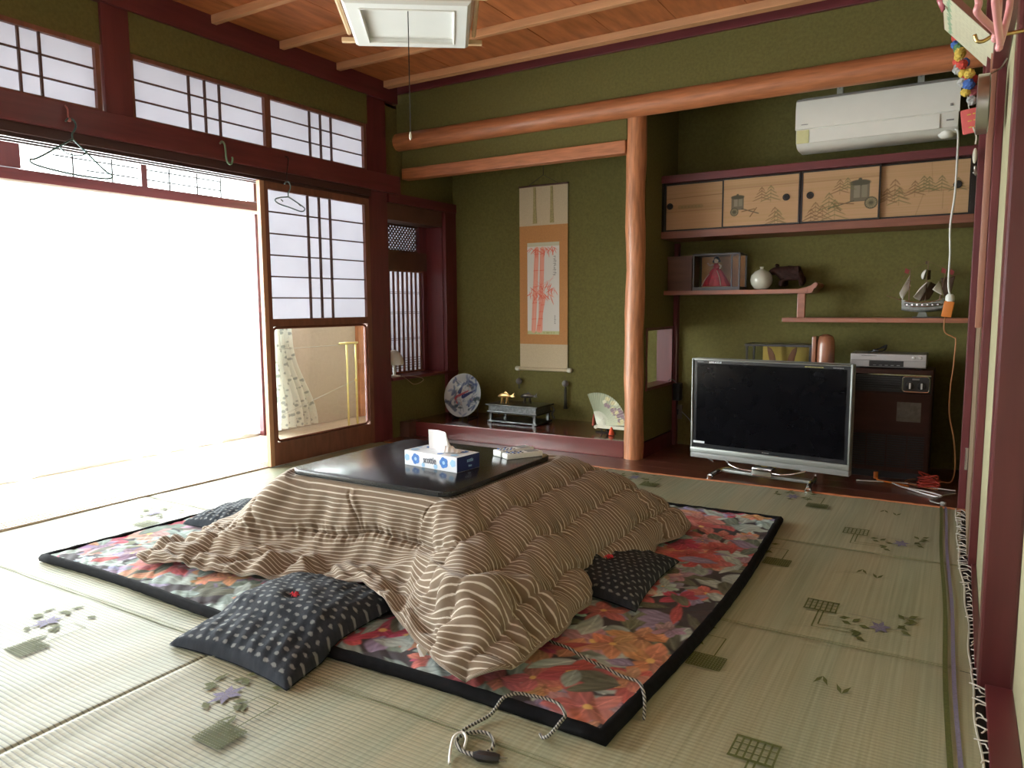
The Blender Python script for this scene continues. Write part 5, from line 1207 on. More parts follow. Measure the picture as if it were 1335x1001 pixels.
# blue and white plate standing on edge
m_pl = thing('decorative_plate', (-3.36, 4.78, .108), 'large blue and white plate with a red bird, propped upright on the raised alcove floor', 'plate')
Mp = Matrix.Translation((-3.345, 4.77, .292)) @ Matrix.Rotation(math.radians(-14), 4, 'X')
c = Canvas(.35, .35, .0028, (.36, .37, .38)); R = random.Random(9); o_ = .175
for k in range(62):
    a_ = R.uniform(0, 6.28); r_ = R.uniform(.075, .172); c.ell(o_ + r_ * math.cos(a_), o_ + r_ * math.sin(a_), R.uniform(.012, .034), R.uniform(.008, .016), R.uniform(0, 3), R.choice([(.05, .07, .16), (.09, .12, .20), (.04, .06, .07), (.16, .19, .26)]), .85)
c.line(.13, .20, .165, .285, .017, (.03, .035, .10), 1, .9); c.line(.10, .155, .215, .215, .012, (.30, .05, .07), .95, .6); c.line(.17, .165, .285, .225, .017, (.03, .035, .12), 1, .85); c.line(.095, .15, .12, .11, .012, (.33, .05, .06), .9, .5)
c.line(.02, .12, .12, .05, .012, (.05, .07, .12), .8)
for k in range(24): c.ell(o_ + R.uniform(-.08, .08), o_ + R.uniform(-.08, .08), R.uniform(.008, .022), R.uniform(.004, .008), R.uniform(0, 3), R.choice([(.10, .12, .22), (.20, .23, .30), (.26, .14, .15)]), .55)

for k in range(18): a_ = R.uniform(0, 6.28); c.line(o_ + .08 * math.cos(a_), o_ + .08 * math.sin(a_), o_ + .13 * math.cos(a_ + .3), o_ + .13 * math.sin(a_ + .3), .003, (.12, .14, .2), .7)
def plate_map(rr_, aa_, front):
    pass
nr, na = 46, 128; rad_ = np.linspace(.0015, .174, nr); ang_ = np.linspace(0, 2 * PI, na); RR, AA = np.meshgrid(rad_, ang_, indexing='ij')
px_, pz_ = RR * np.cos(AA), RR * np.sin(AA); dy = -.020 * sm(.10, .172, RR)
cols = c.a[np.clip(((px_ + .175) / .0028).astype(int), 0, c.nx - 1), np.clip(((pz_ + .175) / .0028).astype(int), 0, c.ny - 1)]
Pm = np.stack([px_, dy, pz_], -1); Mn = np.array(Mp)
grid_obj('plate_face', Pm @ Mn[:3, :3].T + Mn[:3, 3], m_glaze, m_pl, col=cols)
Pb = np.stack([px_, dy + .006 + .004 * (RR < .1), pz_], -1); Pb[-1] = Pm[-1]
grid_obj('plate_back', Pb @ Mn[:3, :3].T + Mn[:3, 3], mat('plate_back_glaze', (.4, .42, .45), .2), m_pl)
q = B(); 
for x in (-3.42, -3.27): q.tube([(x, 4.72, .115), (x, 4.86, .112), (x, 4.84, .25)], .006, 5); q.tube([(x, 4.72, .115), (x, 4.715, .135)], .006, 5)
q.tube([(-3.42, 4.86, .114), (-3.27, 4.86, .114)], .005, 5)
q.build('plate_stand', m_dark, m_pl)

# black lacquer stand
bs = thing('lacquer_stand', (-2.85, 4.80, .108), 'low two-tier black lacquered display stand in the left alcove', 'stand')
bx0, bx1, by0, by1 = -3.08, -2.645, 4.70, 4.95
B().box(bx0 - .01, bx1 + .01, by0 - .01, by1 + .01, .240, .252).build('stand_top', m_dark, bs, bevel=.003)
B().box(bx0 + .01, bx1 - .01, by0 + .01, by1 - .01, .196, .240).build('carved_apron', mat('grey_carved_lacquer', (.055, .055, .055), .3, var=.6, scale=70, bump=.5, coat=.3), bs)
B().box(bx0, bx1, by0, by1, .184, .196).build('middle_board', m_dark, bs, bevel=.002)
B().box(bx0, bx1, by0, by1, .114, .126).build('lower_board', m_dark, bs, bevel=.002)
for a_ in (bx0 + .015, bx1 - .035):
    for b_ in (by0 + .01, by1 - .03):
        B().box(a_, a_ + .02, b_, b_ + .02, .126, .184).build('leg', m_dark, bs); B().box(a_ - .006, a_ + .02, b_ - .004, b_ + .02, .108, .114).build('foot', m_dark, bs)
for x in (bx1 + .012, bx0 - .012): B().tube(smooth_path([(x, by1 - .03, .235), (x + .02 * (1 if x > bx0 else -1), by1 - .03, .21), (x + .004, by1 - .03, .175), (x + .022 * (1 if x > bx0 else -1), by1 - .03, .14)], 4), .008, 5).build('scroll_bracket', m_dark, bs, smooth=True)
def fish(name, x, y, z, L_, m, label, flip=1):
    t_ = thing(name, (x, y, z), label, 'figurine')
    rows = []; n = 16
    for i in range(13):
        t = i / 12; r = .30 * L_ * (math.sin(PI * min(1, t * .93 + .04)) ** .75) * (1 - .45 * t) ; cxn = x + flip * (t - .5) * L_; cz = z + .052 + .010 * math.sin(t * PI) + .012 * (t > .8) * (t - .8) * 5
        rows.append([(cxn, y + .55 * r * .62 * math.cos(a_), cz + r * .62 * math.sin(a_)) for a_ in np.linspace(0, 2 * PI, n)])
    grid_obj('fish_body', np.array(rows), m, t_)
    xt = x + flip * .5 * L_; zt = z + .066
    B().prism([(xt - flip * .012, zt - .006), (xt + flip * .022, zt + .020), (xt + flip * .014, zt + .002), (xt + flip * .026, zt - .012), (xt - flip * .010, zt - .014)], 'y', y - .003, y + .003).build('tail_fin', m, t_)
    B().prism([(x - .012, z + .074), (x + flip * .004, z + .094), (x + flip * .03, z + .074)], 'y', y - .002, y + .002).build('back_fin', m, t_)
    q = B()
    for dx in (-.025, .02): q.tube([(x + dx, y, z + .045), (x + dx - .004, y - .012, z + .0)], [.008, .004], 6); q.tube([(x + dx, y, z + .045), (x + dx + .004, y + .012, z + .0)], [.008, .004], 6)
    q.build('fins', m, t_)
fish('fish_figurine', -2.965, 4.78, .252, .125, mat('polished_brass', (.62, .40, .17), .28, .85, var=.1), 'brass carp figurine on the black lacquer stand')
fish('fish_figurine', -2.80, 4.84, .252, .125, mat('dark_bronze', (.06, .05, .045), .35, .7, var=.2), 'dark bronze carp figurine to the right of the brass one')

# folding fan on a stand
fn = thing('folding_fan', (-2.06, 4.70, .108), 'open folding fan with pale flower print on a small stand beside the timber post', 'fan')
pv = (-2.135, 4.66, .168); r1, r0 = .225, .075; nb = 22; a0_, a1_ = math.radians(112), math.radians(3)
m_fp = []
NA, NR = 89, 30; P = np.zeros((NA, NR, 3)); Cc = np.zeros((NA, NR, 3)); R = random.Random(2)
fl_ = [(R.uniform(.3, .95), R.uniform(.45, .95), R.choice([(.40, .28, .26), (.62, .60, .44), (.28, .20, .22), (.58, .52, .30)])) for _ in range(26)]
for i in range(NA):
    t = i / (NA - 1); a_ = a0_ + (a1_ - a0_) * t; zig = .004 * (1 - abs(((t * nb) % 1) * 2 - 1) * 2)
    for j in range(NR):
        v = j / (NR - 1); r = r0 + (r1 - r0) * v; P[i, j] = (pv[0] + r * math.cos(a_), pv[1] + zig * (.4 + .6 * v) - .04 * (t - .5), pv[2] + r * math.sin(a_))
        col = np.array((.24, .26, .17)) * (1 - t * .3) + np.array((.50, .50, .40)) * t * .75
        for ft, fv, fc in fl_:
            if ((t - ft) / .045) ** 2 + ((v - fv) / .10) ** 2 < 1: col = np.array(fc)
        Cc[i, j] = col
o = grid_obj('fan_leaf', P, m_paint, fn, col=Cc); o.modifiers.new('t', 'SOLIDIFY').thickness = .001
for k in range(nb + 1):
    t = k / nb; a_ = a0_ + (a1_ - a0_) * t; yy = pv[1] - .04 * (t - .5)
    B().tube([(pv[0] + .004 * math.cos(a_), pv[1], pv[2] + .004 * math.sin(a_)), (pv[0] + (r0 + .02) * math.cos(a_), yy, pv[2] + (r0 + .02) * math.sin(a_))], .0026, 4).build('rib', m_cream, fn)
B().box(pv[0] + .0, pv[0] + .215, pv[1] - .026, pv[1] - .022, pv[2] - .018, pv[2] + .004).build('guard_stick', m_cream, fn)
B().lathe([(.011, -.03), (.013, -.02), (.013, .01), (.008, .018)], (pv[0] - .002, pv[1], pv[2] - .012), 14, 'y').build('pivot', m_cream, fn)
B().tube(smooth_path([(pv[0] + .05, 4.665, .165), (pv[0] + .06, 4.70, .13), (pv[0] + .05, 4.72, .112)], 4), .008, 6).tube([(pv[0] - .03, 4.70, .112), (pv[0] + .12, 4.70, .112)], .006, 6).tube([(pv[0] + .02, 4.70, .112), (pv[0] - .015, 4.70, .20)], .006, 6).build('fan_stand', m_dark, fn)
B().lathe([(.004, .165), (.010, .150), (.018, .125), (.020, .112)], (pv[0] + .12, 4.63, 0), 12).build('red_tassel', mat('red_orange_tassel', (.62, .08, .03), .8), fn, label='red orange tassel')
B().lathe([(.004, .23), (.008, .20), (.013, .160), (.013, .150)], (pv[0] - .055, 4.72, 0), 10).build('red_tassel', mat('red_orange_tassel', (.32, .06, .03), .8), fn)

# lamp and cord on the window sill
lp = thing('sill_lamp', (-3.72, 4.36, .462), 'white domed lamp standing on the red window sill, half behind the pillar', 'lamp')
LX, LY = -3.70, 4.355
B().lathe([(.05, .462), (.05, .470), (.012, .476), (.010, .56)], (LX, LY, 0), 18).build('lamp_base', m_white, lp, smooth='auto')
B().lathe([(.075, .555), (.074, .575), (.062, .62), (.036, .655), (.008, .668)], (LX, LY, 0), 24).build('lamp_shade', mat('frosted_shade', (.68, .67, .64), .5), lp, smooth='auto')
B().tube(smooth_path([(LX + .03, LY, .468), (LX + .07, 4.40, .466), (-3.60, 4.50, .455), (-3.58, 4.56, .43), (-3.59, 4.53, .405), (-3.60, 4.46, .40), (-3.61, 4.40, .44), (-3.62, 4.36, .466)], 6), .0025, 5).build('lamp_cord', mat('tan_cord', (.35, .22, .14), .6), lp)
# ================================================================ AIR CONDITIONER
ac = thing('air_conditioner', (-.46, 4.70, 1.885), 'white wall air conditioner hung below the timber beam in the right alcove', 'air conditioner')
m_ac = mat('white_appliance_plastic', (.74, .74, .68), .28, var=.02, coat=.3)
ax0, ax1 = -.865, -.062
B().prism([(4.60, 1.915), (4.595, 1.96), (4.592, 2.09), (4.60, 2.145), (4.62, 2.165), (4.80, 2.165), (4.80, 1.885), (4.67, 1.885), (4.63, 1.893)], 'x', ax0, ax1).build('ac_body', m_ac, ac, bevel=.004, smooth='auto')
B().prism([(4.596, 1.988), (4.585, 1.992), (4.582, 2.09), (4.592, 2.146), (4.612, 2.160), (4.62, 2.15), (4.60, 2.0)], 'x', ax0 - .003, ax1 + .003).build('front_panel', m_ac, ac, smooth='auto')
B().prism([(4.5955, 1.985), (4.588, 1.982), (4.590, 1.912), (4.598, 1.910)], 'x', ax0 + .075, ax1 - .085).build('air_flap', m_ac, ac)
B().box(ax0 + .004, ax0 + .070, 4.588, 4.5955, 1.912, 1.985).build('yellow_sticker', mat('pale_yellow_sticker', (.60, .58, .30), .5), ac, label='pale yellow square sticker')
B().box(ax1 - .055, ax1 - .020, 4.588, 4.592, 1.945, 1.952).build('display_window', m_gray, ac)
B().box(ax1 - .040, ax1 - .028, 4.578, 4.583, 2.018, 2.030).build('printed_mark', m_gray, ac)
B().box(ax0 + .03, ax0 + .065, 4.5795, 4.583, 2.012, 2.015).build('printed_mark', m_gray, ac)
for k in range(9): B().box(ax0 + .02, ax1 - .02, 4.63 + k * .018, 4.634 + k * .018, 2.165, 2.170).build('intake_louvre', m_gray, ac)
B().lathe([(.045, 1.905), (.043, 1.888), (.030, 1.872), (.01, 1.868)], (ax1 - .05, 4.66, 0), 20).build('sensor_cap', m_ac, ac, smooth=True)
for x in (-.645, -.245):
    q = B(); q.box(x - .015, x + .015, 4.60 + .03, 4.66, 2.16, 2.36)
    o = q.build('mounting_bracket', mat('galvanised_steel', (.34, .35, .30), .5, .1, var=.1), ac)
    for z_ in (2.27, 2.20): B().lathe([(.004, 0), (.004, -.003)], (x, 4.63, z_), 8, 'y').build('bolt', m_gray, o)
B().tube(smooth_path([(-.075, 4.60, 1.90), (-.060, 4.55, 1.865), (-.058, 4.54, 1.7), (-.060, 4.54, 1.55), (-.072, 4.54, 1.40), (-.066, 4.54, 1.25), (-.066, 4.54, 1.1), (-.055, 4.54, 1.030)], 6), .0052, 7).build('power_cord', m_white, ac, smooth=True); wc = bpy.data.objects['power_cord.001']
B().lathe([(.012, 1.045), (.020, 1.035), (.022, 1.018), (.020, 1.005)], (-.055, 4.54, 0), 14).build('plug_cap', m_white, wc, smooth='auto')
oc = thing('orange_extension_cord', (-.055, 4.54, .5), 'orange extension cord with socket block hanging beside the model ship down to the floor', 'extension cord')
m_or = mat('orange_plastic', (.62, .19, .03), .4, var=.05)
R_ = Matrix.Translation((-.062, 4.54, .965)) @ Matrix.Rotation(math.radians(9), 4, 'Y')
B(R_).box(-.024, .024, -.017, .017, -.042, .042).build('socket_block', m_or, oc, bevel=.006, smooth='auto')
m_orc = mat('orange_cable', (.42, .17, .06), .5)
B().tube(smooth_path([(-.070, 4.54, .93), (-.075, 4.54, .90), (-.070, 4.54, .845), (-.030, 4.54, .818), (-.018, 4.54, .80), (-.022, 4.54, .66), (-.030, 4.54, .55), (-.028, 4.54, .41), (.0, 4.54, .27), (.012, 4.56, .13), (.0, 4.62, .03), (-.05, 4.68, .008), (-.13, 4.70, .008), (-.20, 4.66, .008), (-.22, 4.58, .008), (-.15, 4.50, .008), (-.06, 4.47, .008)], 6), .0035, 6).build('cable', m_orc, oc, smooth=True)
fc = B(); R = random.Random(4)
P = [(-.37, 4.60, .012), (-.35, 4.55, .008), (-.28, 4.52, .008), (-.20, 4.47, .008)]
fc.tube(smooth_path(P, 6), .006, 6); fc.lathe([(.012, 0), (.012, .04)], (-.372, 4.605, .004), 10)
fc.build('orange_lead', m_or, label='short bright orange cord with a plug end lying on the alcove floor by the heater', cat='cord')
rc = B(); P = []
for k in range(30):
    a_ = k * 1.9; P.append((-.105 + .055 * math.cos(a_), 4.50 + .035 * math.sin(a_ * 1.3), .01 + .0017 * k + (.045 if k in (9, 17, 25) else 0)))
rc.tube(smooth_path(P, 4), .004, 5); rc.build('red_cable', mat('red_cable', (.50, .06, .04), .5), smooth=True, label='bundled red cord in a tangle on the alcove floor by the right post', cat='cord')
gcd = B(); gcd.tube(smooth_path([(-.46, 4.50, .006), (-.30, 4.54, .006), (-.18, 4.55, .007), (-.06, 4.50, .008), (.02, 4.50, .006)], 6), .004, 6)
gcd.tube(smooth_path([(-.28, 4.50, .012), (-.22, 4.43, .010), (-.12, 4.40, .008), (-.055, 4.36, .006), (-.04, 4.33, .006), (-.06, 4.31, .006), (-.11, 4.34, .006), (-.20, 4.42, .008)], 6), .0045, 6)
gcd.build('white_cable', m_white, smooth=True, label='off-white flat cord looped on the alcove floor in front of the red tangle', cat='cord')
wcd = B(); wcd.tube(smooth_path([(.02, 4.44, .006), (-.03, 4.36, .006), (-.08, 4.24, .006), (-.085, 4.19, .008), (-.06, 4.15, .012), (-.03, 4.14, .012)], 6), .0035, 6); wcd.lathe([(.012, 0), (.012, .018)], (-.03, 4.15, .002), 10)
wcd.build('grey_cable', mat('pale_grey_cable', (.35, .34, .31), .5), smooth=True, label='thin pale grey cord curling onto the carpet corner at the right post', cat='cord')
# wall outlet + adapter in the alcove's left corner
ot = thing('wall_outlet', (-1.705, 5.09, .2), 'grey wall outlet plate low in the left corner of the right alcove', 'outlet')
B().box(-1.735 + .0, -1.672, 5.085, 5.10, .185, .285).build('outlet_plate', mat('aged_outlet_plate', (.10, .085, .06), .5), ot, bevel=.003)
B().box(-1.712, -1.695, 5.081, 5.086, .215, .255).build('socket', m_black, ot)
ad = thing('power_adapter', (-1.70, 5.07, .33), 'dark power adapter with thin cable above the wall outlet', 'adapter')
B().box(-1.738 + .01, -1.672, 5.04, 5.10, .32, .445).build('adapter_body', m_black, ad, bevel=.008)
B().tube(smooth_path([(-1.70, 5.05, .445), (-1.715, 5.0, .475), (-1.73, 4.96, .47)], 5), .003, 5).tube(smooth_path([(-1.67, 5.08, .24), (-1.60, 5.06, .18), (-1.55, 5.02, .10), (-1.48, 4.9, .006), (-1.3, 4.6, .006)], 5), .003, 5).build('cable', m_gray, ad)

# ================================================================ PENDANT LAMP
LC = (-2.105, 2.632); LA = math.radians(36.0)
Ml = Matrix.Translation((LC[0], LC[1], 0)) @ Matrix.Rotation(LA, 4, 'Z')
pl_ = thing('pendant_lamp', (LC[0], LC[1], 2.2), 'square white pendant lamp with pale wood frame hanging from the ceiling', 'lamp')
m_acr = mat('milky_acrylic', (.74, .75, .72), .35, var=.01); m_lw = mat('pale_lamp_wood', (.66, .46, .26), .4, var=.08)
q = B(Ml); h, i_ = .245, .192; zb_ = 2.200
ring_o = [(-h, -h), (h, -h), (h, h), (-h, h)]; ring_i = [(-i_, -i_), (i_, -i_), (i_, i_), (-i_, i_)]
vs_ = [(x, y, zb_) for x, y in ring_o] + [(x, y, zb_) for x, y in ring_i] + [(x * .97, y * .97, zb_ + .018) for x, y in ring_i] + [(x * 1.06, y * 1.06, zb_ + .012) for x, y in ring_o] + [(x * 1.18, y * 1.18, zb_ + .20) for x, y in ring_o] + [(x * .55, y * .55, zb_ + .26) for x, y in ring_o]
fs_ = []
for k in range(4):
    l = (k + 1) % 4; fs_ += [(k, l, 4 + l, 4 + k), (4 + k, 4 + l, 8 + l, 8 + k), (k, 12 + k, 12 + l, l), (12 + k, 16 + k, 16 + l, 12 + l), (16 + k, 20 + k, 20 + l, 16 + l)]
fs_ += [(8, 9, 10, 11), (20, 21, 22, 23)]
q.add(vs_, fs_).build('acrylic_shade', m_acr, pl_)
q = B(Ml); 
for k in range(4):
    a = ring_i[k]; b = ring_i[(k + 1) % 4]; q.tube([(a[0], a[1], zb_ - .0), (b[0], b[1], zb_ - .0)], .005, 6)
q.build('inner_moulding', m_white, pl_)
for sx in (-1, 1):
    for yy in (-1, 1):
        B(Ml).box(sx * .300 - .011, sx * .300 + .011, yy * .215 - .008, yy * .215 + .008, zb_ + .035, zb_ + .29).build('frame_post', m_lw, pl_) if False else None
    # wooden side frames: lower rail, round upper rail, crosspieces with protruding ends
    B(Ml).tube([(sx * .285, -.31, zb_ + .045), (sx * .285, .21, zb_ + .045)], .010, 8).build('frame_rail', m_lw, pl_, smooth='auto')
    B(Ml).tube([(sx * .300, -.31, zb_ + .16), (sx * .300, .31, zb_ + .16)], .009, 8).build('frame_rail', m_lw, pl_, smooth='auto')
for yy in (-.262, .262):
    for sx in (-1, 1): B(Ml).box(min(sx * .262, sx * .325), max(sx * .262, sx * .325), yy - .012, yy + .012, zb_ + .020, zb_ + .040).build('frame_end', m_lw, pl_, bevel=.002)
    B(Ml).box(-.262, .262, yy - .007, yy + .007, zb_ + .022, zb_ + .038).build('frame_crossbar', m_lw, pl_) if yy < 0 else None
B(Ml).box(-.30, .30, -.008, .008, zb_ + .262, zb_ + .28).box(-.008, .008, -.26, .26, zb_ + .262, zb_ + .28).build('top_bar', m_lw, pl_)
B().tube([(LC[0], LC[1], zb_ + .27), (LC[0], LC[1], 2.575)], .006, 8).lathe([(.05, 2.56), (.05, 2.598)], (LC[0], LC[1], 0), 20).build('hanging_cord', m_white, pl_)
cxp, cyp = -2.010, 2.505
B().tube([(cxp, cyp, zb_ + .01), (cxp, cyp, 1.706)], .0022, 5).build('pull_string', m_dark, pl_)
B().lathe([(.002, 1.725), (.005, 1.715), (.006, 1.700), (.002, 1.692)], (cxp, cyp, 0), 8).build('string_end', m_cream, pl_)

# ================================================================ VERANDA
n_, mC = 260, 26; ys_ = np.linspace(-.65, 3.80, n_); zs_ = np.linspace(.02, 1.70, mC); Yg, Zg = np.meshgrid(ys_, zs_, indexing='ij')
fold_ = .022 * np.sin(Yg * 34 + 1.2 * np.sin(Yg * 5)) * (.6 + .4 * (1.7 - Zg)) + .008 * np.sin(Yg * 90)
zb2 = Zg + .02 * np.maximum(0, np.sin(Yg * 5.3 + 1)) * (Zg < .1)
grid_obj('sheer_curtain', np.stack([-4.575 + fold_, Yg, zb2], -1), m_sheer, label='sheer white curtain drawn across the bright veranda window', cat='curtain')
ys_ = np.linspace(3.80, 3.97, 60); zs_ = np.linspace(.05, 1.712, 40); Yg, Zg = np.meshgrid(ys_, zs_, indexing='ij')
fl2 = 1 + 1.25 * sm(.75, .0, Zg) + .35 * sm(1.2, .7, Zg)
Y2 = 3.83 + (Yg - 3.80) * fl2 * 1.0 + .05 * sm(.9, .2, Zg); X2 = -4.50 + .035 * np.sin((Yg - 3.8) * 210) + .01 * np.sin(Zg * 9)
grid_obj('leaf_print_curtain', np.stack([X2, Y2, Zg], -1), m_leafcurt, label='leaf patterned curtain gathered at the far end of the veranda window', cat='curtain')
rl = B(); rl.tube([(-4.59, -.65, 1.712), (-4.59, 3.97, 1.712)], .010, 8); rl.build('curtain_rail', m_white, label='white curtain rail above the sheer veranda curtain', cat='curtain rail')
dr_ = thing('drying_rack', (-4.3, 4.5, -.004), 'gold folding drying rack standing on the veranda, seen through the glass panel', 'drying rack')
m_gp = mat('gilt_tube', (.80, .70, .30), .3, .8, var=.04)
for y in (4.472, 4.575): B().tube([(-4.30, y, 0), (-4.30, y, .69)], .009, 8).build('rack_post', m_gp, dr_, smooth=True)
B().tube([(-4.30, 4.39, .700), (-4.30, 4.60, .700)], .009, 8).build('top_bar', m_gp, dr_, smooth=True)
B().tube([(-4.30, 4.48, .69), (-4.28, 3.75, .69)], .0025, 5).tube([(-4.30, 4.56, .39), (-4.28, 3.76, .20)], .0025, 5).build('drying_arm', m_silver, dr_)
B().lathe([(.014, .38), (.014, .40)], (-4.30, 4.572, 0), 10).build('clamp', m_gold, dr_)

# ================================================================ HANGERS ON THE RAIL
def hanger(name, hook, left, right, x, label, m, extra=True, droop=.03):
    t_ = thing(name, (x, hook[0], left[1]), label, 'clothes hanger')
    hy_, hz_ = hook; nk = (hy_ + .005, hz_ - .085)
    P = [(x, hy_ - .022, hz_ - .012), (x, hy_ - .008, hz_ + .004), (x, hy_ + .014, hz_ + .002), (x, hy_ + .024, hz_ - .022), (x, hy_ + .014, hz_ - .048), (x, nk[0], hz_ - .062), (x, nk[0], nk[1])]
    B().tube(smooth_path(P, 5), .0045, 6).build('hook', m, t_, smooth=True)
    c_ = .02
    P = [(x, nk[0], nk[1]), (x, left[0] + .04, left[1] + .018), (x, left[0], left[1]), (x, left[0] + .03, left[1] - c_), (x, (left[0] + right[0]) / 2, (left[1] + right[1]) / 2 - c_ - droop * .3), (x, right[0] - .03, right[1] - c_), (x, right[0], right[1]), (x, right[0] - .04, right[1] + .022), (x, nk[0], nk[1])]
    B().tube(smooth_path(P, 5), 0.0042, 6).build('hanger_frame', m, t_, smooth=True)
    return t_
m_gw = mat('blue_green_coated_wire', (.06, .12, .12), .4); m_gh = mat('green_plastic', (.05, .10, .06), .4)
h1 = hanger('clothes_hanger', (1.952, 1.865), (1.765, 1.655), (2.135, 1.640), XL + .10, 'blue-green wire clothes hanger at the left end of the wooden rail', m_gw)
B().tube(smooth_path([(XL + .10, 1.95 - .055, 1.735), (XL + .10, 1.92, 1.712), (XL + .10, 1.957, 1.706), (XL + .10, 2.0, 1.714), (XL + .10, 2.02, 1.738)], 5), .003, 5).build('strap_loop', m_gw, h1)
ck = B(); ck.tube(smooth_path([(XL + .078, 1.945, 1.93), (XL + .096, 1.945, 1.91), (XL + .098, 1.945, 1.875), (XL + .106, 1.95, 1.866)], 5), .004, 6); ck.lathe([(.006, 1.855), (.008, 1.86), (.006, 1.872)], (XL + .10, 1.948, 0), 8)
ck.build('pink_hook', mat('pink_plastic', (.42, .14, .13), .4), smooth=True, label='small pink cord hook on the wooden rail holding the wire hanger', cat='hook')
sh_ = B(); xh = XL + .09; sh_.tube(smooth_path([(xh, 2.770, 1.905), (xh, 2.785, 1.918), (xh, 2.800, 1.905), (xh, 2.805, 1.87), (xh, 2.808, 1.83), (xh, 2.820, 1.805), (xh, 2.842, 1.808), (xh, 2.850, 1.835), (xh, 2.846, 1.845)], 5), .0055, 7)
sh_.build('s_hook', mat('pale_green_hook', (.16, .26, .17), .35), smooth=True, label='pale green metal S-hook hanging alone on the rail', cat='hook')
h2 = hanger('clothes_hanger', (3.235, 1.755), (3.135, 1.640), (3.370, 1.612), XL + .10, 'small grey hanger dangling from a dark cord before the shoji door', mat('grey_green_plastic_coat', (.17, .24, .24), .4), droop=.0)
for y_, z_ in ((3.18, 1.648), (3.32, 1.636)): B().tube([(XL + .10, y_, z_), (XL + .108, y_ + .01, z_ - .012)], .004, 5).build('clip', m_gray, h2)
B().tube(smooth_path([(XL + .078, 3.245, 1.915), (XL + .10, 3.25, 1.90), (XL + .10, 3.24, 1.84), (XL + .10, 3.232, 1.80), (XL + .10, 3.235, 1.755)], 5), .003, 5).build('dark_hanging_loop', m_dark, smooth=True, label='dark cord tied on the wooden rail, holding the small grey hanger', cat='cord')

# ================================================================ RIGHT-HAND SIDE
# hanging garland of coloured yarn balls with a pink charm
gl = thing('yarn_ball_garland', (-.02, 3.75, 1.65), 'garland of red, yellow and blue yarn balls hanging beside the right post', 'garland')
cols_ = {'red': (.55, .07, .05), 'yellow': (.62, .45, .08), 'blue': (.06, .14, .42), 'grey': (.36, .36, .34), 'green': (.10, .22, .10), 'pink': (.60, .20, .22)}
ycm = {k: mat(k + '_yarn', v, .9, var=.3, scale=80, bump=.8) for k, v in cols_.items()}
import sys as _s
pts = [(1248, 48, 'red'), (1250, 62, 'green'), (1252, 69, 'yellow'), (1249, 80, 'red'), (1258, 82, 'blue'), (1250, 90, 'grey'), (1256, 96, 'yellow'), (1264, 96, 'yellow'), (1256, 107, 'grey'), (1263, 110, 'blue'), (1268, 104, 'red'), (1259, 120, 'yellow'), (1269, 118, 'pink'), (1250, 75, 'yellow'), (1267, 131, 'grey'), (1254, 85, 'red'), (1246, 58, 'blue'), (1260, 101, 'red')]
def ray_at(px, py, Y):
    d = cr * ((px - 667.5) / 962.026) - cu * ((py - 500.5) / 962.026) + cf; t = Y / d.y; return Vector((0, 0, 1)) + d * t
for i, (px, py, cc) in enumerate(pts):
    p = ray_at(px, py, 3.70 + random.uniform(-.03, .03)); B().ball(p, random.uniform(.017, .023), 14, 10, noise=.14).build('yarn_ball', ycm[cc], gl)
B().tube([ray_at(1246, 30, 3.7), ray_at(1252, 70, 3.7), ray_at(1258, 100, 3.7), ray_at(1263, 140, 3.7), ray_at(1266, 150, 3.7)], .002, 5).build('garland_string', m_cream, gl)
p = ray_at(1266, 157, 3.66); Mq = Matrix.Translation(p) @ Matrix.Rotation(math.radians(-8), 4, 'Y')
B(Mq).box(-.034, .034, -.006, .006, -.052, .048).build('pink_charm', mat('salmon_felt_charm', (.66, .13, .12), .8, var=.1), gl, bevel=.006, smooth='auto')
for k in range(3):
    for j in range(2): B(Mq).box(-.012 + j * .02, .002 + j * .02, -.0075, -.006, .022 - k * .026, .026 - k * .026).build('stitched_mark', ycm['yellow'], gl)
B(Mq).tube(smooth_path([(.004, -.008, -.03), (.012, -.01, -.07), (.006, -.01, -.10)], 4), .003, 5).build('charm_tassel', m_cream, gl)

# framed certificate leaning out above the rail
ft = ray_at(1231, 38, 3.50); fb = ray_at(1303, 103, 3.50)       # far top corner (leaning into the room) and far bottom corner (on the rail)
ux = Vector((0, -1, 0)); uz = (ft - fb).normalized(); uy = uz.cross(ux).normalized(); Lf = .42; Hf = (ft - fb).length
if uy.x < 0: uy = -uy
Mf = Matrix((ux, uy, uz)).transposed().to_4x4(); Mf.translation = fb
ct = thing('framed_certificate', tuple(fb), 'framed cream certificate with green border, leaning out above the rail of the right wall', 'certificate')
B(Mf).box(0, Lf, .0, .018, 0, Hf).build('frame', m_brown, ct)
c = Canvas(Lf - .012, Hf - .014, .003, (.60, .57, .40)); R = random.Random(6); hh = Hf - .014
for k in range(26): c.ell(.014 + k * .0162, hh - .03 + R.uniform(-.006, .006), .012, .009, R.uniform(0, 3), (.20, .38, .22), .8)
for k in range(22):
    for j in range(9):
        if R.random() < .8: z_ = hh - .06 - j * .018; x_ = .05 + k * .016; c.line(x_, z_, x_ + R.uniform(-.002, .002), z_ - R.uniform(.006, .014), .0016, (.30, .27, .17), .55)
def fmap(X, Y):
    P = np.stack([X + .006, np.full_like(X, -.001), Y + .010], -1); A = np.array(Mf); return P @ A[:3, :3].T + A[:3, 3]
c.mesh('certificate_sheet', fmap, m_paint, ct)
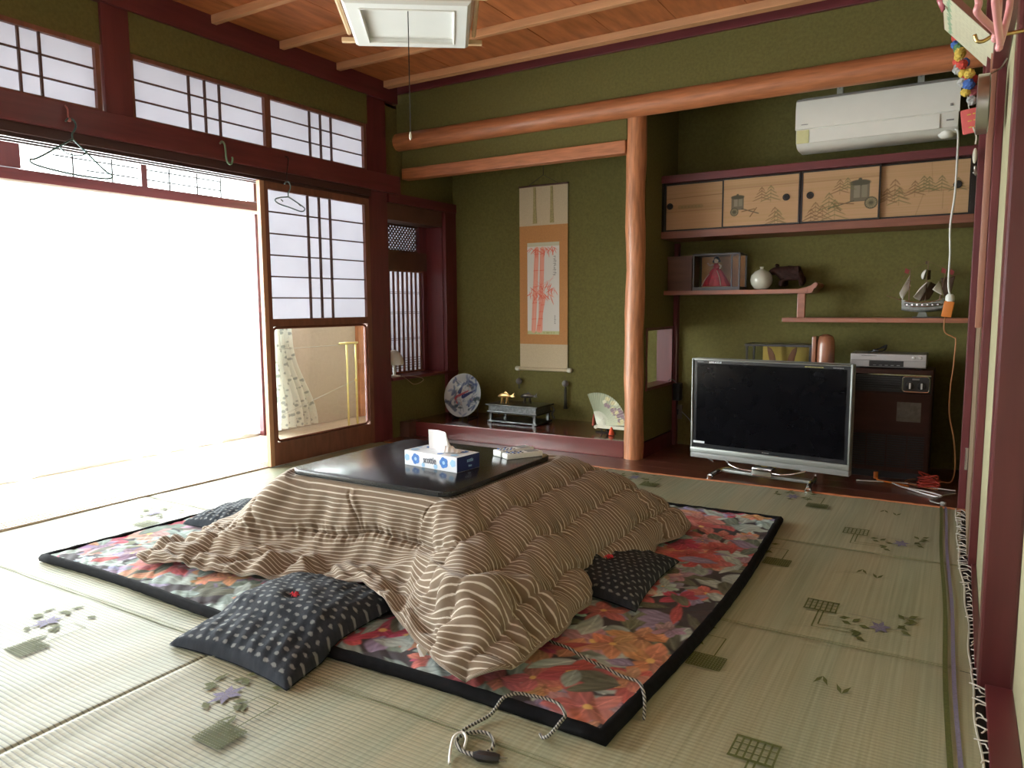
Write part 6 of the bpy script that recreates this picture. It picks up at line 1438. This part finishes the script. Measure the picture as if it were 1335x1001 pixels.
# wooden slat, metal tray, white oval, hook, pull, dark board
B().box(.046, .068, 3.26, 3.31, .905, 2.46).build('hanging_wooden_slat', mat('pinkish_slat_wood', (.36, .17, .11), .35, var=.12, scale=5, stretch=(6, 6, .6), coat=.3), bevel=.004, smooth='auto', label='long pinkish wooden slat hanging upright beside the right post', cat='slat')
tr_ = B(); ctr = ray_at(1281, 136, 3.05); tr_.tube([ctr + Vector((.0, 0, .09)), ctr + Vector((.045, 0, .11)), ctr + Vector((.062, 0, .14))], .003, 5); tr_.lathe([(.092, -.018), (.098, -.016), (.098, .016), (.090, .020), (.086, .012), (.01, .010)], ctr, 30, 'x'); tr_.build('metal_tray', m_silver, smooth='auto', label='round silver metal pan lid hung edge-on near the top right post', cat='lid')
ov = B(); ov.ball(ray_at(1271, 203, 4.11), .022, 14, 10, (.45, .4, 1.6)); ov.build('oval_hook', m_cream, smooth=True, label='cream oval hook stuck on the right post beside the cabinet', cat='hook')
sk = B(); pk_ = ray_at(1271, 222, 4.11); sk.tube(smooth_path([pk_ + Vector((0, 0, .02)), pk_, pk_ + Vector((.006, -.012, -.022)), pk_ + Vector((-.006, -.018, -.010))], 5), .005, 6); sk.build('small_metal_hook', m_silver, smooth=True, label='small metal hook on the right post below the oval one', cat='hook')
B().box(.048, .062, 4.120, 4.131, .195, .305).build('door_pull', m_chrome, label='narrow chrome pull plate low on the right alcove post', cat='door pull', bevel=.003)
B().box(.088, .0958, 2.33, 2.46, .935, 1.80).build('dark_board', m_dark, label='dark hanging board edge on the beige wall between the red posts', cat='board')
# brass rail hook and pink hangers
bh = B(); ph0 = ray_at(1283, 50, 2.2); bh.tube(smooth_path([ph0 + Vector((-.02, 0, .012)), ph0 + Vector((-.014, 0, -.004)), ph0 + Vector((.0, 0, -.006)), ph0 + Vector((.018, 0, .002)), ph0 + Vector((.055, 0, .002)), ph0 + Vector((.09, .0, .004))], 5), .0045, 6)
bh.build('brass_hook', m_gold, smooth=True, label='brass hook projecting from the red post in front of the certificate', cat='hook')
m_pink = mat('pink_hanger_plastic', (.62, .27, .27), .35, var=.03)
def pink(name, A, Bv, Cv, label, Y):
    t_ = thing(name, tuple(ray_at(*Bv, Y)), label, 'clothes hanger', None)
    a, b, c_ = ray_at(*A, Y - .12), ray_at(*Bv, Y), ray_at(*Cv, Y + .12)
    top = Vector(((a.x + c_.x) / 2, (a.y + c_.y) / 2, max(a.z, c_.z) + .10))
    B().tube(smooth_path([top, a + Vector((0, 0, .03)), a, a + Vector((0, .01, -.012)), b + Vector((0, -.012, .004)), b, b + Vector((.001, .012, .004)), c_, top], 5), .0055, 7).build('hanger_frame', m_pink, t_, smooth=True)
    B().tube(smooth_path([top, top + Vector((.0, .01, .05)), top + Vector((.03, .012, .09)), top + Vector((.07, .012, .07))], 5), .004, 6).build('hook', m_pink, t_, smooth=True)
pink('pink_clothes_hanger', (1276, 4), (1297, 47), (1303, -10), 'pink plastic clothes hanger at the top right corner, the left one', 1.5)
pink('pink_clothes_hanger', (1299, -10), (1303, 58), (1318, -6), 'pink plastic clothes hanger at the top right corner, the right one', 1.42)
pc = B(); a_ = ray_at(1226, 0, 3.2); pc.tube([ray_at(1224, -12, 3.2), a_, ray_at(1230, 14, 3.2), ray_at(1229, 2, 3.2)], [.008, .012, .008, .004], 8); pc.build('pink_ribbon', mat('pink_glossy_ribbon', (.45, .12, .14), .25, coat=.4), smooth=True, label='pink glossy ribbon end hanging left of the certificate', cat='ribbon')

# repeats of one kind carry the same group phrase
for nm_, ph_ in (('floor_cushion', 'flecked floor cushions around the low table'), ('remote_control', 'remote controls on the low table'), ('fish_figurine', 'carp figurines on the black lacquer stand'), ('clothes_hanger', 'clothes hangers on the wooden rail'), ('pink_clothes_hanger', 'pink plastic hangers at the right wall')):
    for o in list(C.objects):
        if o.parent is None and o.name.split('.')[0] == nm_: o['group'] = ph_
